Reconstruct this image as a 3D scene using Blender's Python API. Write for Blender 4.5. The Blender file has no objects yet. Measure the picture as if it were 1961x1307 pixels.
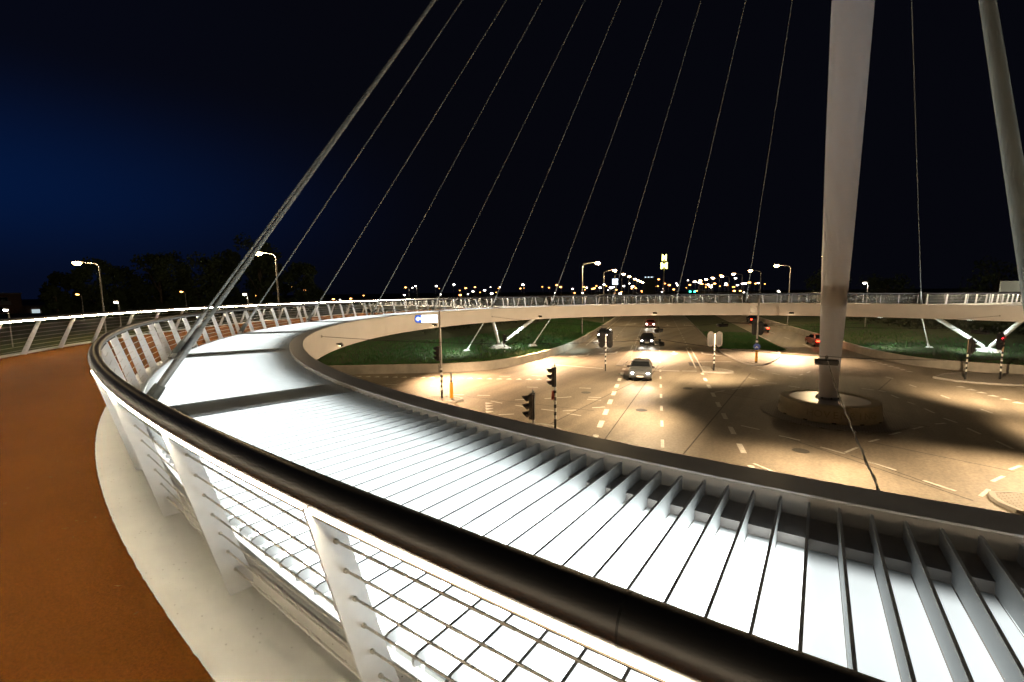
import bpy, math, random
import numpy as np
from mathutils import Vector, Matrix, noise as mnoise
random.seed(7)
R_ = math.radians
SC = bpy.context.scene
COL = SC.collection

# ------------------------------------------------------------------ camera, sky, exposure
CAM = Vector((0.0, -31.518, 1.976))
cam_d = bpy.data.cameras.new('camera')
cam_d.sensor_width = 36.0
cam_d.lens = 16.31
cam_d.clip_start = 0.05
cam_d.clip_end = 3000
cam = bpy.data.objects.new('camera', cam_d)
COL.objects.link(cam)
fw = Vector((-0.551035, 0.827441, -0.108175)); rt = Vector((0.832954, 0.553227, -0.0113165)); up = Vector((-0.0504817, 0.0963408, 0.9940674))
cam.matrix_world = Matrix(((rt.x, up.x, -fw.x, CAM.x), (rt.y, up.y, -fw.y, CAM.y), (rt.z, up.z, -fw.z, CAM.z), (0, 0, 0, 1)))
SC.camera = cam

W = bpy.data.worlds.new('World'); SC.world = W; W.use_nodes = True
nt = W.node_tree; nt.nodes.clear()
def wn(t, **k):
    n = nt.nodes.new(t)
    for a, b in k.items(): setattr(n, a, b)
    return n
def wmath(op, a, b=None, clamp=False):
    n = wn('ShaderNodeMath', operation=op, use_clamp=clamp)
    for i, v in enumerate((a, b)):
        if v is None: continue
        if isinstance(v, (int, float)): n.inputs[i].default_value = v
        else: nt.links.new(v, n.inputs[i])
    return n.outputs[0]
tc = wn('ShaderNodeTexCoord')
vm = wn('ShaderNodeVectorMath', operation='NORMALIZE'); nt.links.new(tc.outputs['Generated'], vm.inputs[0])
dp = wn('ShaderNodeVectorMath', operation='DOT_PRODUCT'); nt.links.new(vm.outputs[0], dp.inputs[0]); dp.inputs[1].default_value = (-0.988, 0.02, 0.14)
sep = wn('ShaderNodeSeparateXYZ'); nt.links.new(vm.outputs[0], sep.inputs[0])
# afterglow in the west: a broad blue lobe that sinks into the haze over the horizon
lobe = wmath('POWER', wmath('MULTIPLY', wmath('SUBTRACT', dp.outputs['Value'], 0.60, True), 2.5, True), 3.2)
low = wn('ShaderNodeMapRange', interpolation_type='SMOOTHSTEP'); nt.links.new(sep.outputs[2], low.inputs[0])
low.inputs[1].default_value = 0.0; low.inputs[2].default_value = 0.16; low.inputs[3].default_value = 0.28; low.inputs[4].default_value = 1.0
high = wn('ShaderNodeMapRange', interpolation_type='SMOOTHSTEP'); nt.links.new(sep.outputs[2], high.inputs[0])
high.inputs[1].default_value = 0.16; high.inputs[2].default_value = 0.36; high.inputs[3].default_value = 1.0; high.inputs[4].default_value = 0.10
glow = wmath('MULTIPLY', wmath('MULTIPLY', lobe, low.outputs[0]), high.outputs[0])
mix = wn('ShaderNodeMix', data_type='RGBA'); nt.links.new(glow, mix.inputs[0])
mix.inputs[6].default_value = (0.0018, 0.0020, 0.0040, 1); mix.inputs[7].default_value = (0.0012, 0.0085, 0.044, 1)
bg = wn('ShaderNodeBackground'); nt.links.new(mix.outputs[2], bg.inputs[0]); bg.inputs[1].default_value = 1.0
wo = wn('ShaderNodeOutputWorld'); nt.links.new(bg.outputs[0], wo.inputs[0])

SC.view_settings.view_transform = 'Standard'; SC.view_settings.look = 'None'
SC.view_settings.exposure = 0.0; SC.view_settings.gamma = 1.0
SC.view_settings.use_curve_mapping = False
SC.render.engine = 'CYCLES'
SC.cycles.use_denoising = True
SC.cycles.denoising_input_passes = 'RGB_ALBEDO_NORMAL'
SC.cycles.denoising_prefilter = 'FAST'
SC.cycles.use_adaptive_sampling = False
SC.cycles.max_bounces = 6; SC.cycles.diffuse_bounces = 3; SC.cycles.glossy_bounces = 3
SC.cycles.caustics_reflective = False; SC.cycles.caustics_refractive = False
SC.cycles.sample_clamp_indirect = 6.0
SC.cycles.use_light_tree = True

# ------------------------------------------------------------------ materials
MATS = {}
def mat(name, col, rough=0.6, metal=0.0, var=0.0, scale=4.0, bump=0.0, bscale=60.0, col2=None, emit=None, estr=0.0, spec=0.5, coord='Object', detail=6.0):
    if name in MATS: return MATS[name]
    m = bpy.data.materials.new(name); m.use_nodes = True
    t = m.node_tree; b = t.nodes['Principled BSDF']
    b.inputs['Base Color'].default_value = (*col, 1); b.inputs['Roughness'].default_value = rough
    b.inputs['Metallic'].default_value = metal; b.inputs['Specular IOR Level'].default_value = spec
    co = t.nodes.new('ShaderNodeTexCoord')
    if var or col2:
        n = t.nodes.new('ShaderNodeTexNoise'); n.inputs['Scale'].default_value = scale; n.inputs['Detail'].default_value = detail; n.inputs['Roughness'].default_value = 0.65
        t.links.new(co.outputs[coord], n.inputs['Vector'])
        r = t.nodes.new('ShaderNodeValToRGB')
        c2 = col2 or tuple(max(0, c * (1 - var)) for c in col); c1 = col if col2 else tuple(min(1, c * (1 + var)) for c in col)
        r.color_ramp.elements[0].position = 0.3; r.color_ramp.elements[0].color = (*c2, 1)
        r.color_ramp.elements[1].position = 0.7; r.color_ramp.elements[1].color = (*c1, 1)
        t.links.new(n.outputs['Fac'], r.inputs['Fac']); t.links.new(r.outputs[0], b.inputs['Base Color'])
        rr = t.nodes.new('ShaderNodeMapRange'); rr.inputs[3].default_value = max(0.02, rough - 0.12); rr.inputs[4].default_value = min(1, rough + 0.12)
        t.links.new(n.outputs['Fac'], rr.inputs[0]); t.links.new(rr.outputs[0], b.inputs['Roughness'])
    if bump:
        n2 = t.nodes.new('ShaderNodeTexNoise'); n2.inputs['Scale'].default_value = bscale; n2.inputs['Detail'].default_value = 4.0
        t.links.new(co.outputs[coord], n2.inputs['Vector'])
        bp = t.nodes.new('ShaderNodeBump'); bp.inputs['Strength'].default_value = bump; bp.inputs['Distance'].default_value = 0.02
        t.links.new(n2.outputs['Fac'], bp.inputs['Height']); t.links.new(bp.outputs[0], b.inputs['Normal'])
    if emit:
        b.inputs['Emission Color'].default_value = (*emit, 1); b.inputs['Emission Strength'].default_value = estr
    MATS[name] = m
    return m

def speckle(m, scale, thr, col, fade=0.03):
    """dark grit and dirt specks scattered over a painted surface"""
    t = m.node_tree; b = t.nodes['Principled BSDF']
    co = t.nodes.new('ShaderNodeTexCoord'); v = t.nodes.new('ShaderNodeTexVoronoi'); v.inputs['Scale'].default_value = scale
    t.links.new(co.outputs['Object'], v.inputs['Vector'])
    mr = t.nodes.new('ShaderNodeMapRange'); mr.inputs[1].default_value = thr; mr.inputs[2].default_value = thr + fade; mr.inputs[3].default_value = 1; mr.inputs[4].default_value = 0
    t.links.new(v.outputs['Distance'], mr.inputs[0])
    n = t.nodes.new('ShaderNodeTexNoise'); n.inputs['Scale'].default_value = scale * 0.23; t.links.new(co.outputs['Object'], n.inputs['Vector'])
    g = t.nodes.new('ShaderNodeMath'); g.operation = 'GREATER_THAN'; g.inputs[1].default_value = 0.47; t.links.new(n.outputs['Fac'], g.inputs[0])
    mu = t.nodes.new('ShaderNodeMath'); mu.operation = 'MULTIPLY'; t.links.new(mr.outputs[0], mu.inputs[0]); t.links.new(g.outputs[0], mu.inputs[1])
    mx = t.nodes.new('ShaderNodeMix'); mx.data_type = 'RGBA'; t.links.new(mu.outputs[0], mx.inputs[0])
    src = b.inputs['Base Color']
    if src.is_linked: t.links.new(src.links[0].from_socket, mx.inputs[6])
    else: mx.inputs[6].default_value = src.default_value
    mx.inputs[7].default_value = (*col, 1); t.links.new(mx.outputs[2], src)

M_white = mat('white_paint', (0.80, 0.80, 0.79), 0.42, var=0.05, scale=3)
M_post = mat('white_post_paint', (0.80, 0.80, 0.80), 0.38, var=0.04, scale=9, bump=0.06, bscale=140)
M_cream = mat('cream_deck_paint', (0.74, 0.725, 0.675), 0.45, var=0.06, scale=2.2, bump=0.05, bscale=90); speckle(M_cream, 20, 0.065, (0.12, 0.08, 0.05))
M_steel = mat('beam_paint', (0.78, 0.76, 0.74), 0.5, var=0.05, scale=0.7)
M_cap = mat('rim_paint', (0.60, 0.58, 0.56), 0.4, var=0.05, scale=1.5)
M_slat = mat('slat_paint', (0.52, 0.53, 0.53), 0.5, var=0.04, scale=3)
M_brown = mat('brown_asphalt', (0.255, 0.079, 0.008), 0.9, spec=0.08, col2=(0.135, 0.042, 0.005), scale=85, bump=0.9, bscale=170, detail=3)
M_rail = mat('handrail_steel', (0.085, 0.08, 0.078), 0.46, 1.0)
M_cable = mat('cable_zinc', (0.20, 0.21, 0.195), 0.7, 0.0, spec=0.15)
M_rope = mat('wire_rope', (0.52, 0.50, 0.45), 0.45, 0.4, var=0.25, scale=120)
M_led = mat('led_strip', (0.9, 0.85, 0.7), 0.4, emit=(1.0, 0.85, 0.60), estr=128.0)
M_pylon = mat('pylon_paint', (0.60, 0.59, 0.62), 0.38, var=0.04, scale=0.5)
M_conc = mat('concrete', (0.48, 0.45, 0.39), 0.85, var=0.16, scale=1.1, bump=0.35, bscale=25)
M_concb = mat('pedestal_concrete', (0.42, 0.36, 0.25), 0.85, var=0.18, scale=1.6, bump=0.3, bscale=30)
M_lead = mat('pedestal_cover', (0.34, 0.33, 0.36), 0.32, 0.5, var=0.12, scale=1.2)
M_road = mat('asphalt', (0.265, 0.225, 0.172), 0.62, col2=(0.185, 0.155, 0.118), scale=0.35, bump=0.5, bscale=45)
M_pave = mat('paving', (0.34, 0.31, 0.27), 0.75, var=0.2, scale=2.5, bump=0.3, bscale=30)
M_kerb = mat('kerb_stone', (0.40, 0.38, 0.34), 0.8, var=0.15, scale=3)
M_mark = mat('road_paint', (0.80, 0.78, 0.72), 0.6, col2=(0.42, 0.39, 0.34), scale=9)
M_grass_g = mat('grass_ground', (0.050, 0.070, 0.018), 0.95, col2=(0.030, 0.034, 0.012), scale=0.6, bump=0.8, bscale=12)
M_blade = mat('grass_blade', (0.030, 0.130, 0.030), 0.7, col2=(0.055, 0.130, 0.020), scale=0.35)
M_earth = mat('dark_field', (0.035, 0.040, 0.020), 0.95, col2=(0.022, 0.022, 0.014), scale=0.05)
M_black = mat('black_housing', (0.012, 0.012, 0.013), 0.45, spec=0.4)
M_bandk = mat('black_band', (0.015, 0.015, 0.016), 0.6)
M_bandw = mat('white_band', (0.78, 0.77, 0.73), 0.5, var=0.06, scale=8)
M_grey = mat('galvanised', (0.33, 0.32, 0.30), 0.45, 0.6, var=0.12, scale=6)
M_lensk = mat('dark_lens', (0.02, 0.02, 0.02), 0.2)
M_red = mat('red_lens', (0.5, 0.02, 0.02), 0.3, emit=(1, 0.02, 0.03), estr=9)
M_green = mat('green_lens', (0.02, 0.5, 0.3), 0.3, emit=(0.03, 1, 0.55), estr=20)
M_tail = mat('tail_lens', (0.5, 0.02, 0.02), 0.3, emit=(1, 0.03, 0.01), estr=25)
M_head = mat('headlamp_lens', (0.9, 0.9, 0.9), 0.1, emit=(1, 0.96, 0.86), estr=60)
M_yellow = mat('yellow_box', (0.62, 0.30, 0.015), 0.5, var=0.05, scale=4)
M_blue = mat('blue_sign', (0.02, 0.06, 0.30), 0.4)
M_signlit = mat('lit_sign_face', (0.9, 0.9, 0.9), 0.4, emit=(0.92, 0.97, 1.0), estr=4.0)
M_signblue = mat('lit_sign_blue', (0.05, 0.1, 0.5), 0.4, emit=(0.07, 0.15, 0.62), estr=1.2)
M_lampw = mat('lamp_glass_warm', (1, 0.9, 0.7), 0.3, emit=(1.0, 0.66, 0.28), estr=60)
M_lampo = mat('lamp_glass_orange', (1, 0.7, 0.3), 0.3, emit=(1.0, 0.40, 0.10), estr=12)
M_lampc = mat('lamp_glass_white', (1, 1, 0.95), 0.3, emit=(1.0, 0.93, 0.78), estr=24)
M_mc = mat('sign_yellow_lit', (1, 0.9, 0.2), 0.4, emit=(1.0, 0.95, 0.25), estr=5)
M_bill = mat('billboard_lit', (0.8, 0.9, 1), 0.4, emit=(0.62, 0.84, 1.0), estr=3.2)
M_brick = mat('house_brick', (0.30, 0.18, 0.13), 0.85, var=0.25, scale=3)
M_winlit = mat('window_lit', (0.6, 0.7, 0.7), 0.3, emit=(0.70, 0.85, 0.90), estr=0.7)
M_windark = mat('window_dark', (0.01, 0.012, 0.015), 0.12)
M_frame = mat('window_frame', (0.45, 0.45, 0.44), 0.5)
M_bark = mat('bark', (0.07, 0.055, 0.04), 0.9, var=0.3, scale=6)
M_leaf = mat('leaf', (0.035, 0.055, 0.018), 0.75, col2=(0.02, 0.032, 0.012), scale=0.6)
M_hedge = mat('hedge_leaf', (0.040, 0.055, 0.020), 0.8, col2=(0.035, 0.030, 0.014), scale=0.5)
M_glass = mat('car_glass', (0.01, 0.012, 0.014), 0.06)
M_tyre = mat('tyre_rubber', (0.02, 0.02, 0.02), 0.8)
M_rim = mat('wheel_rim', (0.5, 0.5, 0.5), 0.35, 0.9)

def panel_mat(name, strength):
    """frosted glass lit from below: even in the middle, falling off towards the two ends of the light box"""
    m = mat(name, (0.82, 0.86, 0.86), 0.35, var=0.03, scale=2)
    speckle(m, 14, 0.035, (0.08, 0.08, 0.08), 0.02)
    t = m.node_tree; b = t.nodes['Principled BSDF']
    co = t.nodes.new('ShaderNodeTexCoord'); s = t.nodes.new('ShaderNodeSeparateXYZ'); t.links.new(co.outputs['UV'], s.inputs[0])
    a = t.nodes.new('ShaderNodeMapRange'); a.interpolation_type = 'SMOOTHSTEP'; a.inputs[1].default_value = 0.0; a.inputs[2].default_value = 0.13; t.links.new(s.outputs[0], a.inputs[0])
    c = t.nodes.new('ShaderNodeMapRange'); c.interpolation_type = 'SMOOTHSTEP'; c.inputs[1].default_value = 1.0; c.inputs[2].default_value = 0.97; t.links.new(s.outputs[0], c.inputs[0])
    n = t.nodes.new('ShaderNodeTexNoise'); n.inputs['Scale'].default_value = 0.8; t.links.new(co.outputs['Object'], n.inputs['Vector'])
    nr = t.nodes.new('ShaderNodeMapRange'); nr.inputs[3].default_value = 0.8 * strength; nr.inputs[4].default_value = 1.2 * strength; t.links.new(n.outputs['Fac'], nr.inputs[0])
    p1 = t.nodes.new('ShaderNodeMath'); p1.operation = 'MULTIPLY'; t.links.new(a.outputs[0], p1.inputs[0]); t.links.new(c.outputs[0], p1.inputs[1])
    p2 = t.nodes.new('ShaderNodeMath'); p2.operation = 'MULTIPLY'; t.links.new(p1.outputs[0], p2.inputs[0]); t.links.new(nr.outputs[0], p2.inputs[1])
    b.inputs['Emission Color'].default_value = (0.93, 1.0, 0.985, 1); t.links.new(p2.outputs[0], b.inputs['Emission Strength'])
    return m
M_panel = panel_mat('lit_panel', 7.5)
M_paneldim = panel_mat('dim_panel', 0.9)

def brick_paving(m, scale):
    t = m.node_tree; b = t.nodes['Principled BSDF']
    co = t.nodes.new('ShaderNodeTexCoord'); br = t.nodes.new('ShaderNodeTexBrick'); br.inputs['Scale'].default_value = scale
    br.inputs['Mortar Size'].default_value = 0.03
    br.inputs[1].default_value = (0.36, 0.32, 0.27, 1); br.inputs[2].default_value = (0.29, 0.26, 0.22, 1); br.inputs[3].default_value = (0.15, 0.13, 0.11, 1)
    t.links.new(co.outputs['Object'], br.inputs['Vector']); t.links.new(br.outputs['Color'], b.inputs['Base Color'])
brick_paving(M_pave, 2.2)
def tone(m, scale, lo, hi):
    t = m.node_tree; b = t.nodes['Principled BSDF']; src = b.inputs['Base Color'].links[0].from_socket
    co = t.nodes.new('ShaderNodeTexCoord'); w = t.nodes.new('ShaderNodeTexNoise'); w.inputs['Scale'].default_value = scale; w.inputs['Detail'].default_value = 5; t.links.new(co.outputs['Object'], w.inputs['Vector'])
    r = t.nodes.new('ShaderNodeMapRange'); r.inputs[1].default_value = 0.3; r.inputs[2].default_value = 0.7; r.inputs[3].default_value = lo; r.inputs[4].default_value = hi; t.links.new(w.outputs['Fac'], r.inputs[0])
    mx = t.nodes.new('ShaderNodeVectorMath'); mx.operation = 'SCALE'; t.links.new(src, mx.inputs[0]); t.links.new(r.outputs[0], mx.inputs['Scale']); t.links.new(mx.outputs[0], b.inputs['Base Color'])
tone(M_brown, 0.9, 0.90, 1.06)
tone(M_conc, 0.35, 0.8, 1.1)
speckle(M_brown, 9, 0.03, (0.05, 0.03, 0.015), 0.02)

# road: worn wheel tracks and joint seams
def road_wear(m):
    t = m.node_tree; b = t.nodes['Principled BSDF']
    src = b.inputs['Base Color'].links[0].from_socket
    co = t.nodes.new('ShaderNodeTexCoord')
    w = t.nodes.new('ShaderNodeTexNoise'); w.inputs['Scale'].default_value = 9.0; w.inputs['Detail'].default_value = 8; t.links.new(co.outputs['Object'], w.inputs['Vector'])
    r = t.nodes.new('ShaderNodeMapRange'); r.inputs[1].default_value = 0.35; r.inputs[2].default_value = 0.65; r.inputs[3].default_value = 0.82; r.inputs[4].default_value = 1.15
    t.links.new(w.outputs['Fac'], r.inputs[0])
    mp = t.nodes.new('ShaderNodeMapping'); mp.inputs['Rotation'].default_value = (0, 0, R_(-16.3)); mp.inputs['Scale'].default_value = (1.0, 0.03, 1); t.links.new(co.outputs['Object'], mp.inputs[0])
    w2 = t.nodes.new('ShaderNodeTexNoise'); w2.inputs['Scale'].default_value = 0.9; w2.inputs['Detail'].default_value = 3; t.links.new(mp.outputs[0], w2.inputs['Vector'])
    r2 = t.nodes.new('ShaderNodeMapRange'); r2.inputs[1].default_value = 0.35; r2.inputs[2].default_value = 0.65; r2.inputs[3].default_value = 0.8; r2.inputs[4].default_value = 1.15; t.links.new(w2.outputs['Fac'], r2.inputs[0])
    mu = t.nodes.new('ShaderNodeMath'); mu.operation = 'MULTIPLY'; t.links.new(r.outputs[0], mu.inputs[0]); t.links.new(r2.outputs[0], mu.inputs[1])
    mx = t.nodes.new('ShaderNodeVectorMath'); mx.operation = 'SCALE'; t.links.new(src, mx.inputs[0]); t.links.new(mu.outputs[0], mx.inputs['Scale'])
    t.links.new(mx.outputs[0], b.inputs['Base Color'])
road_wear(M_road)

# ------------------------------------------------------------------ mesh helpers
class MB:
    def __init__(s): s.v = []; s.f = []
    def add(s, vs, fs):
        o = len(s.v); s.v += [tuple(v) for v in vs]; s.f += [tuple(i + o for i in f) for f in fs]; return s
    def box(s, c, d, rz=0.0, M=None):
        x, y, z = d[0] / 2, d[1] / 2, d[2] / 2
        vs = [(-x, -y, -z), (x, -y, -z), (x, y, -z), (-x, y, -z), (-x, -y, z), (x, -y, z), (x, y, z), (-x, y, z)]
        m = M or Matrix.Rotation(rz, 3, 'Z'); c = Vector(c)
        return s.add([c + m @ Vector(v) for v in vs], [(0, 3, 2, 1), (4, 5, 6, 7), (0, 1, 5, 4), (1, 2, 6, 5), (2, 3, 7, 6), (3, 0, 4, 7)])
    def tube(s, pts, rad, n=8, caps=True):
        pts = [Vector(p) for p in pts]
        rad = rad if isinstance(rad, (list, tuple)) else [rad] * len(pts)
        rings = []; ref = Vector((0, 0, 1))
        for i, p in enumerate(pts):
            t = (pts[min(i + 1, len(pts) - 1)] - pts[max(i - 1, 0)]).normalized()
            a = ref if abs(t.dot(ref)) < 0.95 else Vector((1, 0, 0))
            u = t.cross(a).normalized(); w = t.cross(u).normalized()
            rings.append([p + (u * math.cos(2 * math.pi * k / n) + w * math.sin(2 * math.pi * k / n)) * rad[i] for k in range(n)])
        vs = [q for r in rings for q in r]; fs = []
        for i in range(len(pts) - 1):
            for k in range(n):
                a = i * n + k; b = i * n + (k + 1) % n
                fs.append((a, b, b + n, a + n))
        if caps: fs += [tuple(range(n)), tuple(range((len(pts) - 1) * n, len(pts) * n))]
        return s.add(vs, fs)
    def prism(s, poly, z0, z1):
        n = len(poly)
        return s.add([(x, y, z0) for x, y in poly] + [(x, y, z1) for x, y in poly], [tuple(range(n - 1, -1, -1)), tuple(range(n, 2 * n))] + [(i, (i + 1) % n, n + (i + 1) % n, n + i) for i in range(n)])
    def sheet(s, poly, z):
        return s.add([(x, y, z) for x, y in poly], [tuple(range(len(poly)))])
    def lathe(s, prof, c=(0, 0, 0), n=24, cap=True):
        vs = []; fs = []
        for (r, z) in prof:
            for k in range(n):
                a = 2 * math.pi * k / n; vs.append((c[0] + r * math.cos(a), c[1] + r * math.sin(a), c[2] + z))
        for i in range(len(prof) - 1):
            for k in range(n):
                a = i * n + k; b = i * n + (k + 1) % n; fs.append((a, b, b + n, a + n))
        if cap: fs += [tuple(range(n - 1, -1, -1)), tuple(range((len(prof) - 1) * n, len(prof) * n))]
        return s.add(vs, fs)
    def mesh(s, name, m, smooth=False):
        me = bpy.data.meshes.new(name); me.from_pydata(s.v, [], s.f); me.materials.append(m)
        if smooth: me.polygons.foreach_set('use_smooth', [True] * len(me.polygons))
        me.update(); return me
    def build(s, name, m, parent=None, smooth=False, sharp=None):
        me = s.mesh(name, m, smooth)
        if smooth:
            try: me.set_sharp_from_angle(angle=R_(sharp or 40))
            except Exception: pass
        return link(name, me, parent)
def link(name, data, parent=None):
    o = bpy.data.objects.new(name, data); COL.objects.link(o)
    if parent is not None: o.parent = parent
    return o
def tag(o, label=None, cat=None, group=None, kind=None):
    if label: o['label'] = label
    if cat: o['category'] = cat
    if group: o['group'] = group
    if kind: o['kind'] = kind
    return o
def thing(name, label, cat, loc=(0, 0, 0), rz=0.0, group=None):
    o = link(name, None); o.location = loc; o.rotation_euler = (0, 0, rz); return tag(o, label, cat, group)
def copy_tree(o, parent=None):
    c = o.copy(); COL.objects.link(c); c.parent = parent
    if parent is not None: c.matrix_parent_inverse = o.matrix_parent_inverse
    for ch in list(o.children): copy_tree(ch, c)
    return c
def P(a, R, z=0.0):
    a = R_(a); return Vector((R * math.sin(a), -R * math.cos(a), z))
def ringmesh(name, prof, m, parent=None, a0=-180.0, a1=180.0, n=720, smooth=True, sharp=30, wob=None):
    """sweep a closed (R,z) profile round the ring"""
    full = abs((a1 - a0) - 360) < 1e-6
    k = len(prof); N = n if full else n + 1
    v = []; f = []
    for i in range(N):
        a = a0 + (a1 - a0) * i / n
        for j, (r, z) in enumerate(prof):
            dr = wob(a, j) if wob else 0.0
            v.append(P(a, r + dr, z))
    for i in range(n):
        i2 = (i + 1) % N
        for j in range(k):
            j2 = (j + 1) % k
            f.append((i * k + j, i2 * k + j, i2 * k + j2, i * k + j2))
    if not full: f += [tuple(range(k)), tuple(range(n * k, n * k + k))]
    mb = MB(); mb.v = [tuple(x) for x in v]; mb.f = f
    return mb.build(name, m, parent, smooth, sharp)
def circle_prof(R, z, r, n=10, a0=0):
    return [(R + r * math.cos(2 * math.pi * i / n + a0), z + r * math.sin(2 * math.pi * i / n + a0)) for i in range(n)]
ORD = ['first', 'second', 'third', 'fourth', 'fifth', 'sixth', 'seventh', 'eighth', 'ninth', 'tenth', 'eleventh', 'twelfth', 'thirteenth', 'fourteenth', 'fifteenth', 'sixteenth', 'seventeenth', 'eighteenth', 'nineteenth', 'twentieth']

ZG = -5.244
CEN = Vector((0.48, 0.065, 0))
def ST(s, t): return (0.96 * s - 0.28 * t, 0.28 * s + 0.96 * t)
ROADROT = math.atan2(0.28, 0.96)

# ------------------------------------------------------------------ terrain and roads
tag(MB().sheet([(-1500, -1500), (1500, -1500), (1500, 1500), (-1500, 1500)], ZG - 0.03).build('ground', M_earth), kind='structure')
left_wall = [(-200, -2), (-60, -2), (-46, 0.0), (-36.6, 3.3), (-31.8, 5.1), (-27.3, 6.8), (-24.6, 8.3), (-22.9, 9.9), (-21.6, 12.3), (-20.7, 15.3), (-19.7, 19.2), (-19, 23.2), (-18.5, 30), (-18.3, 36.8), (-18.0, 62), (-17.9, 450)]
right_wall = [(12.5, 450), (12.4, 60), (12.3, 36), (12.1, 28), (12.5, 23.5), (13.6, 20.3), (15.2, 18.9), (17.5, 17.6), (21, 16.6), (30, 15.6), (200, 14)]
near_side = [(200, -18), (25, -19), (16, -24), (13, -32), (13, -160), (-18, -160), (-18, -30), (-22, -22), (-30, -19), (-200, -22)]
def smooth_curve(pts, it=2):
    for _ in range(it):
        q = [pts[0]]
        for a, b in zip(pts[:-1], pts[1:]):
            if math.hypot(b[0] - a[0], b[1] - a[1]) > 40: q += [(a[0] * .99 + b[0] * .01, a[1] * .99 + b[1] * .01), (a[0] * .01 + b[0] * .99, a[1] * .01 + b[1] * .99)]
            else: q += [(a[0] * .75 + b[0] * .25, a[1] * .75 + b[1] * .25), (a[0] * .25 + b[0] * .75, a[1] * .25 + b[1] * .75)]
        q.append(pts[-1]); pts = q
    return pts
LW = smooth_curve(left_wall); RW = smooth_curve(right_wall)
road = tag(MB().sheet([ST(*p) for p in LW + RW + near_side], ZG).build('road', M_road), kind='structure')

def bank(name, curve, d, steps):
    """grass bank rising behind a retaining wall"""
    v = []; f = []
    for (s, t) in curve:
        for dist, h in steps:
            x, y = ST(s + d[0] * dist, t + d[1] * dist)
            hh = h + (0.12 * mnoise.noise(Vector((x * .3, y * .3, 0))) if dist > 1 else 0)
            v.append((x, y, ZG + hh))
    k = len(steps)
    for i in range(len(curve) - 1):
        for j in range(k - 1): f.append((i * k + j, i * k + j + 1, (i + 1) * k + j + 1, (i + 1) * k + j))
    mb = MB(); mb.v = v; mb.f = f
    return tag(mb.build(name, M_grass_g, None, True, 80), kind='structure')
BSTEPS = [(0.30, 0.70), (2, 0.80), (5, 1.0), (9, 1.25), (16, 1.9), (26, 2.6), (45, 2.9), (120, 2.2), (400, 0.5)]
bank('grass_bank_left', LW, (-0.75, 0.66), BSTEPS)
bank('grass_bank_right', RW, (0.75, 0.66), BSTEPS)
def bank_z(dist):
    for (d0, h0), (d1, h1) in zip(BSTEPS[:-1], BSTEPS[1:]):
        if d0 <= dist <= d1: return ZG + h0 + (h1 - h0) * (dist - d0) / (d1 - d0)
    return ZG + BSTEPS[0][1]

def wall(name, curve, side, label):
    """low curved concrete retaining wall, cast in lengths with open joints"""
    pts = [Vector((*ST(s, t), 0)) for s, t in curve]
    root = thing(name, label, 'wall', (pts[len(pts) // 2].x, pts[len(pts) // 2].y, ZG))
    o0 = root.location.copy()
    # resample at ~2.4 m near the crossing
    res = [pts[0]]
    for a, b in zip(pts[:-1], pts[1:]):
        L = (b - a).length; n = max(1, int(L / 1.2)) if a.length < 75 else max(1, int(L / 30))
        res += [a.lerp(b, (i + 1) / n) for i in range(n)]
    seg = []; i = 0
    while i < len(res) - 1:
        j = min(i + 4, len(res) - 1); seg.append(res[i:j + 1]); i = j
    for sg in seg:
        mb = MB(); v = []; f = []
        n = len(sg)
        for q, p in enumerate(sg):
            t = (sg[min(q + 1, n - 1)] - sg[max(q - 1, 0)]).normalized(); nn = Vector((-t.y, t.x, 0)) * side
            pp = p.copy()
            if q == 0: pp += t * 0.006
            if q == n - 1: pp -= t * 0.006
            for off, z in ((0.0, -0.05), (0.025, 0.76), (0.05, 0.79), (0.30, 0.79), (0.32, -0.05)):
                w = pp + nn * off; v.append((w.x - o0.x, w.y - o0.y, z))
        for q in range(n - 1):
            for e in range(5):
                e2 = (e + 1) % 5; f.append((q * 5 + e, (q + 1) * 5 + e, (q + 1) * 5 + e2, q * 5 + e2))
        f += [(0, 1, 2, 3, 4), tuple((n - 1) * 5 + e for e in range(5))]
        mb.v = v; mb.f = f; mb.build('wall_panel', M_conc, root)
    return root
wall('retaining_wall', LW, 1, 'low curved concrete retaining wall below the left grass bank')
wall('retaining_wall', RW, 1, 'low curved concrete retaining wall below the grass bank right of the pylon')

def island(name, poly, m, h=0.12, kerb=True):
    pts = smooth_curve(poly + [poly[0]], 1)[:-1]
    pts = [ST(*p) for p in pts]
    root = tag(MB().prism(pts, ZG - 0.02, ZG + h - 0.01).build(name, m), kind='structure')
    if kerb:
        c = sum((Vector((*p, 0)) for p in pts), Vector()) / len(pts); n = len(pts); v = []; f = []
        for i, p in enumerate(pts):
            p = Vector((*p, 0)); inn = (c - p).normalized() * 0.16; out = -(c - p).normalized() * 0.02
            v += [(*(p + out).xy, ZG - 0.02), (*(p + out * .5).xy, ZG + h), (*(p + inn).xy, ZG + h), (*(p + inn).xy, ZG)]
        for i in range(n):
            j = (i + 1) % n
            for e in range(3): f.append((i * 4 + e, j * 4 + e, j * 4 + e + 1, i * 4 + e + 1))
        mb = MB(); mb.v = v; mb.f = f; mb.build('kerb', M_kerb, root)
    return root
island('median_nose', [(-2, 28.5), (-1.7, 24), (-0.9, 18.3), (-0.1, 16.9), (1.0, 17.6), (3.2, 22.5), (4.6, 28.5)], M_pave)
median = island('grass_median', [(-2.0, 28.7), (4.7, 28.7), (5.5, 36), (5.7, 60), (5.8, 440), (-1.9, 440), (-1.9, 60), (-1.95, 40)], M_grass_g, 0.14)
island('lane_island', [(-12.4, 14.2), (-11.5, 14.0), (-11.35, 26.5), (-11.7, 26.5)], M_pave)
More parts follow.
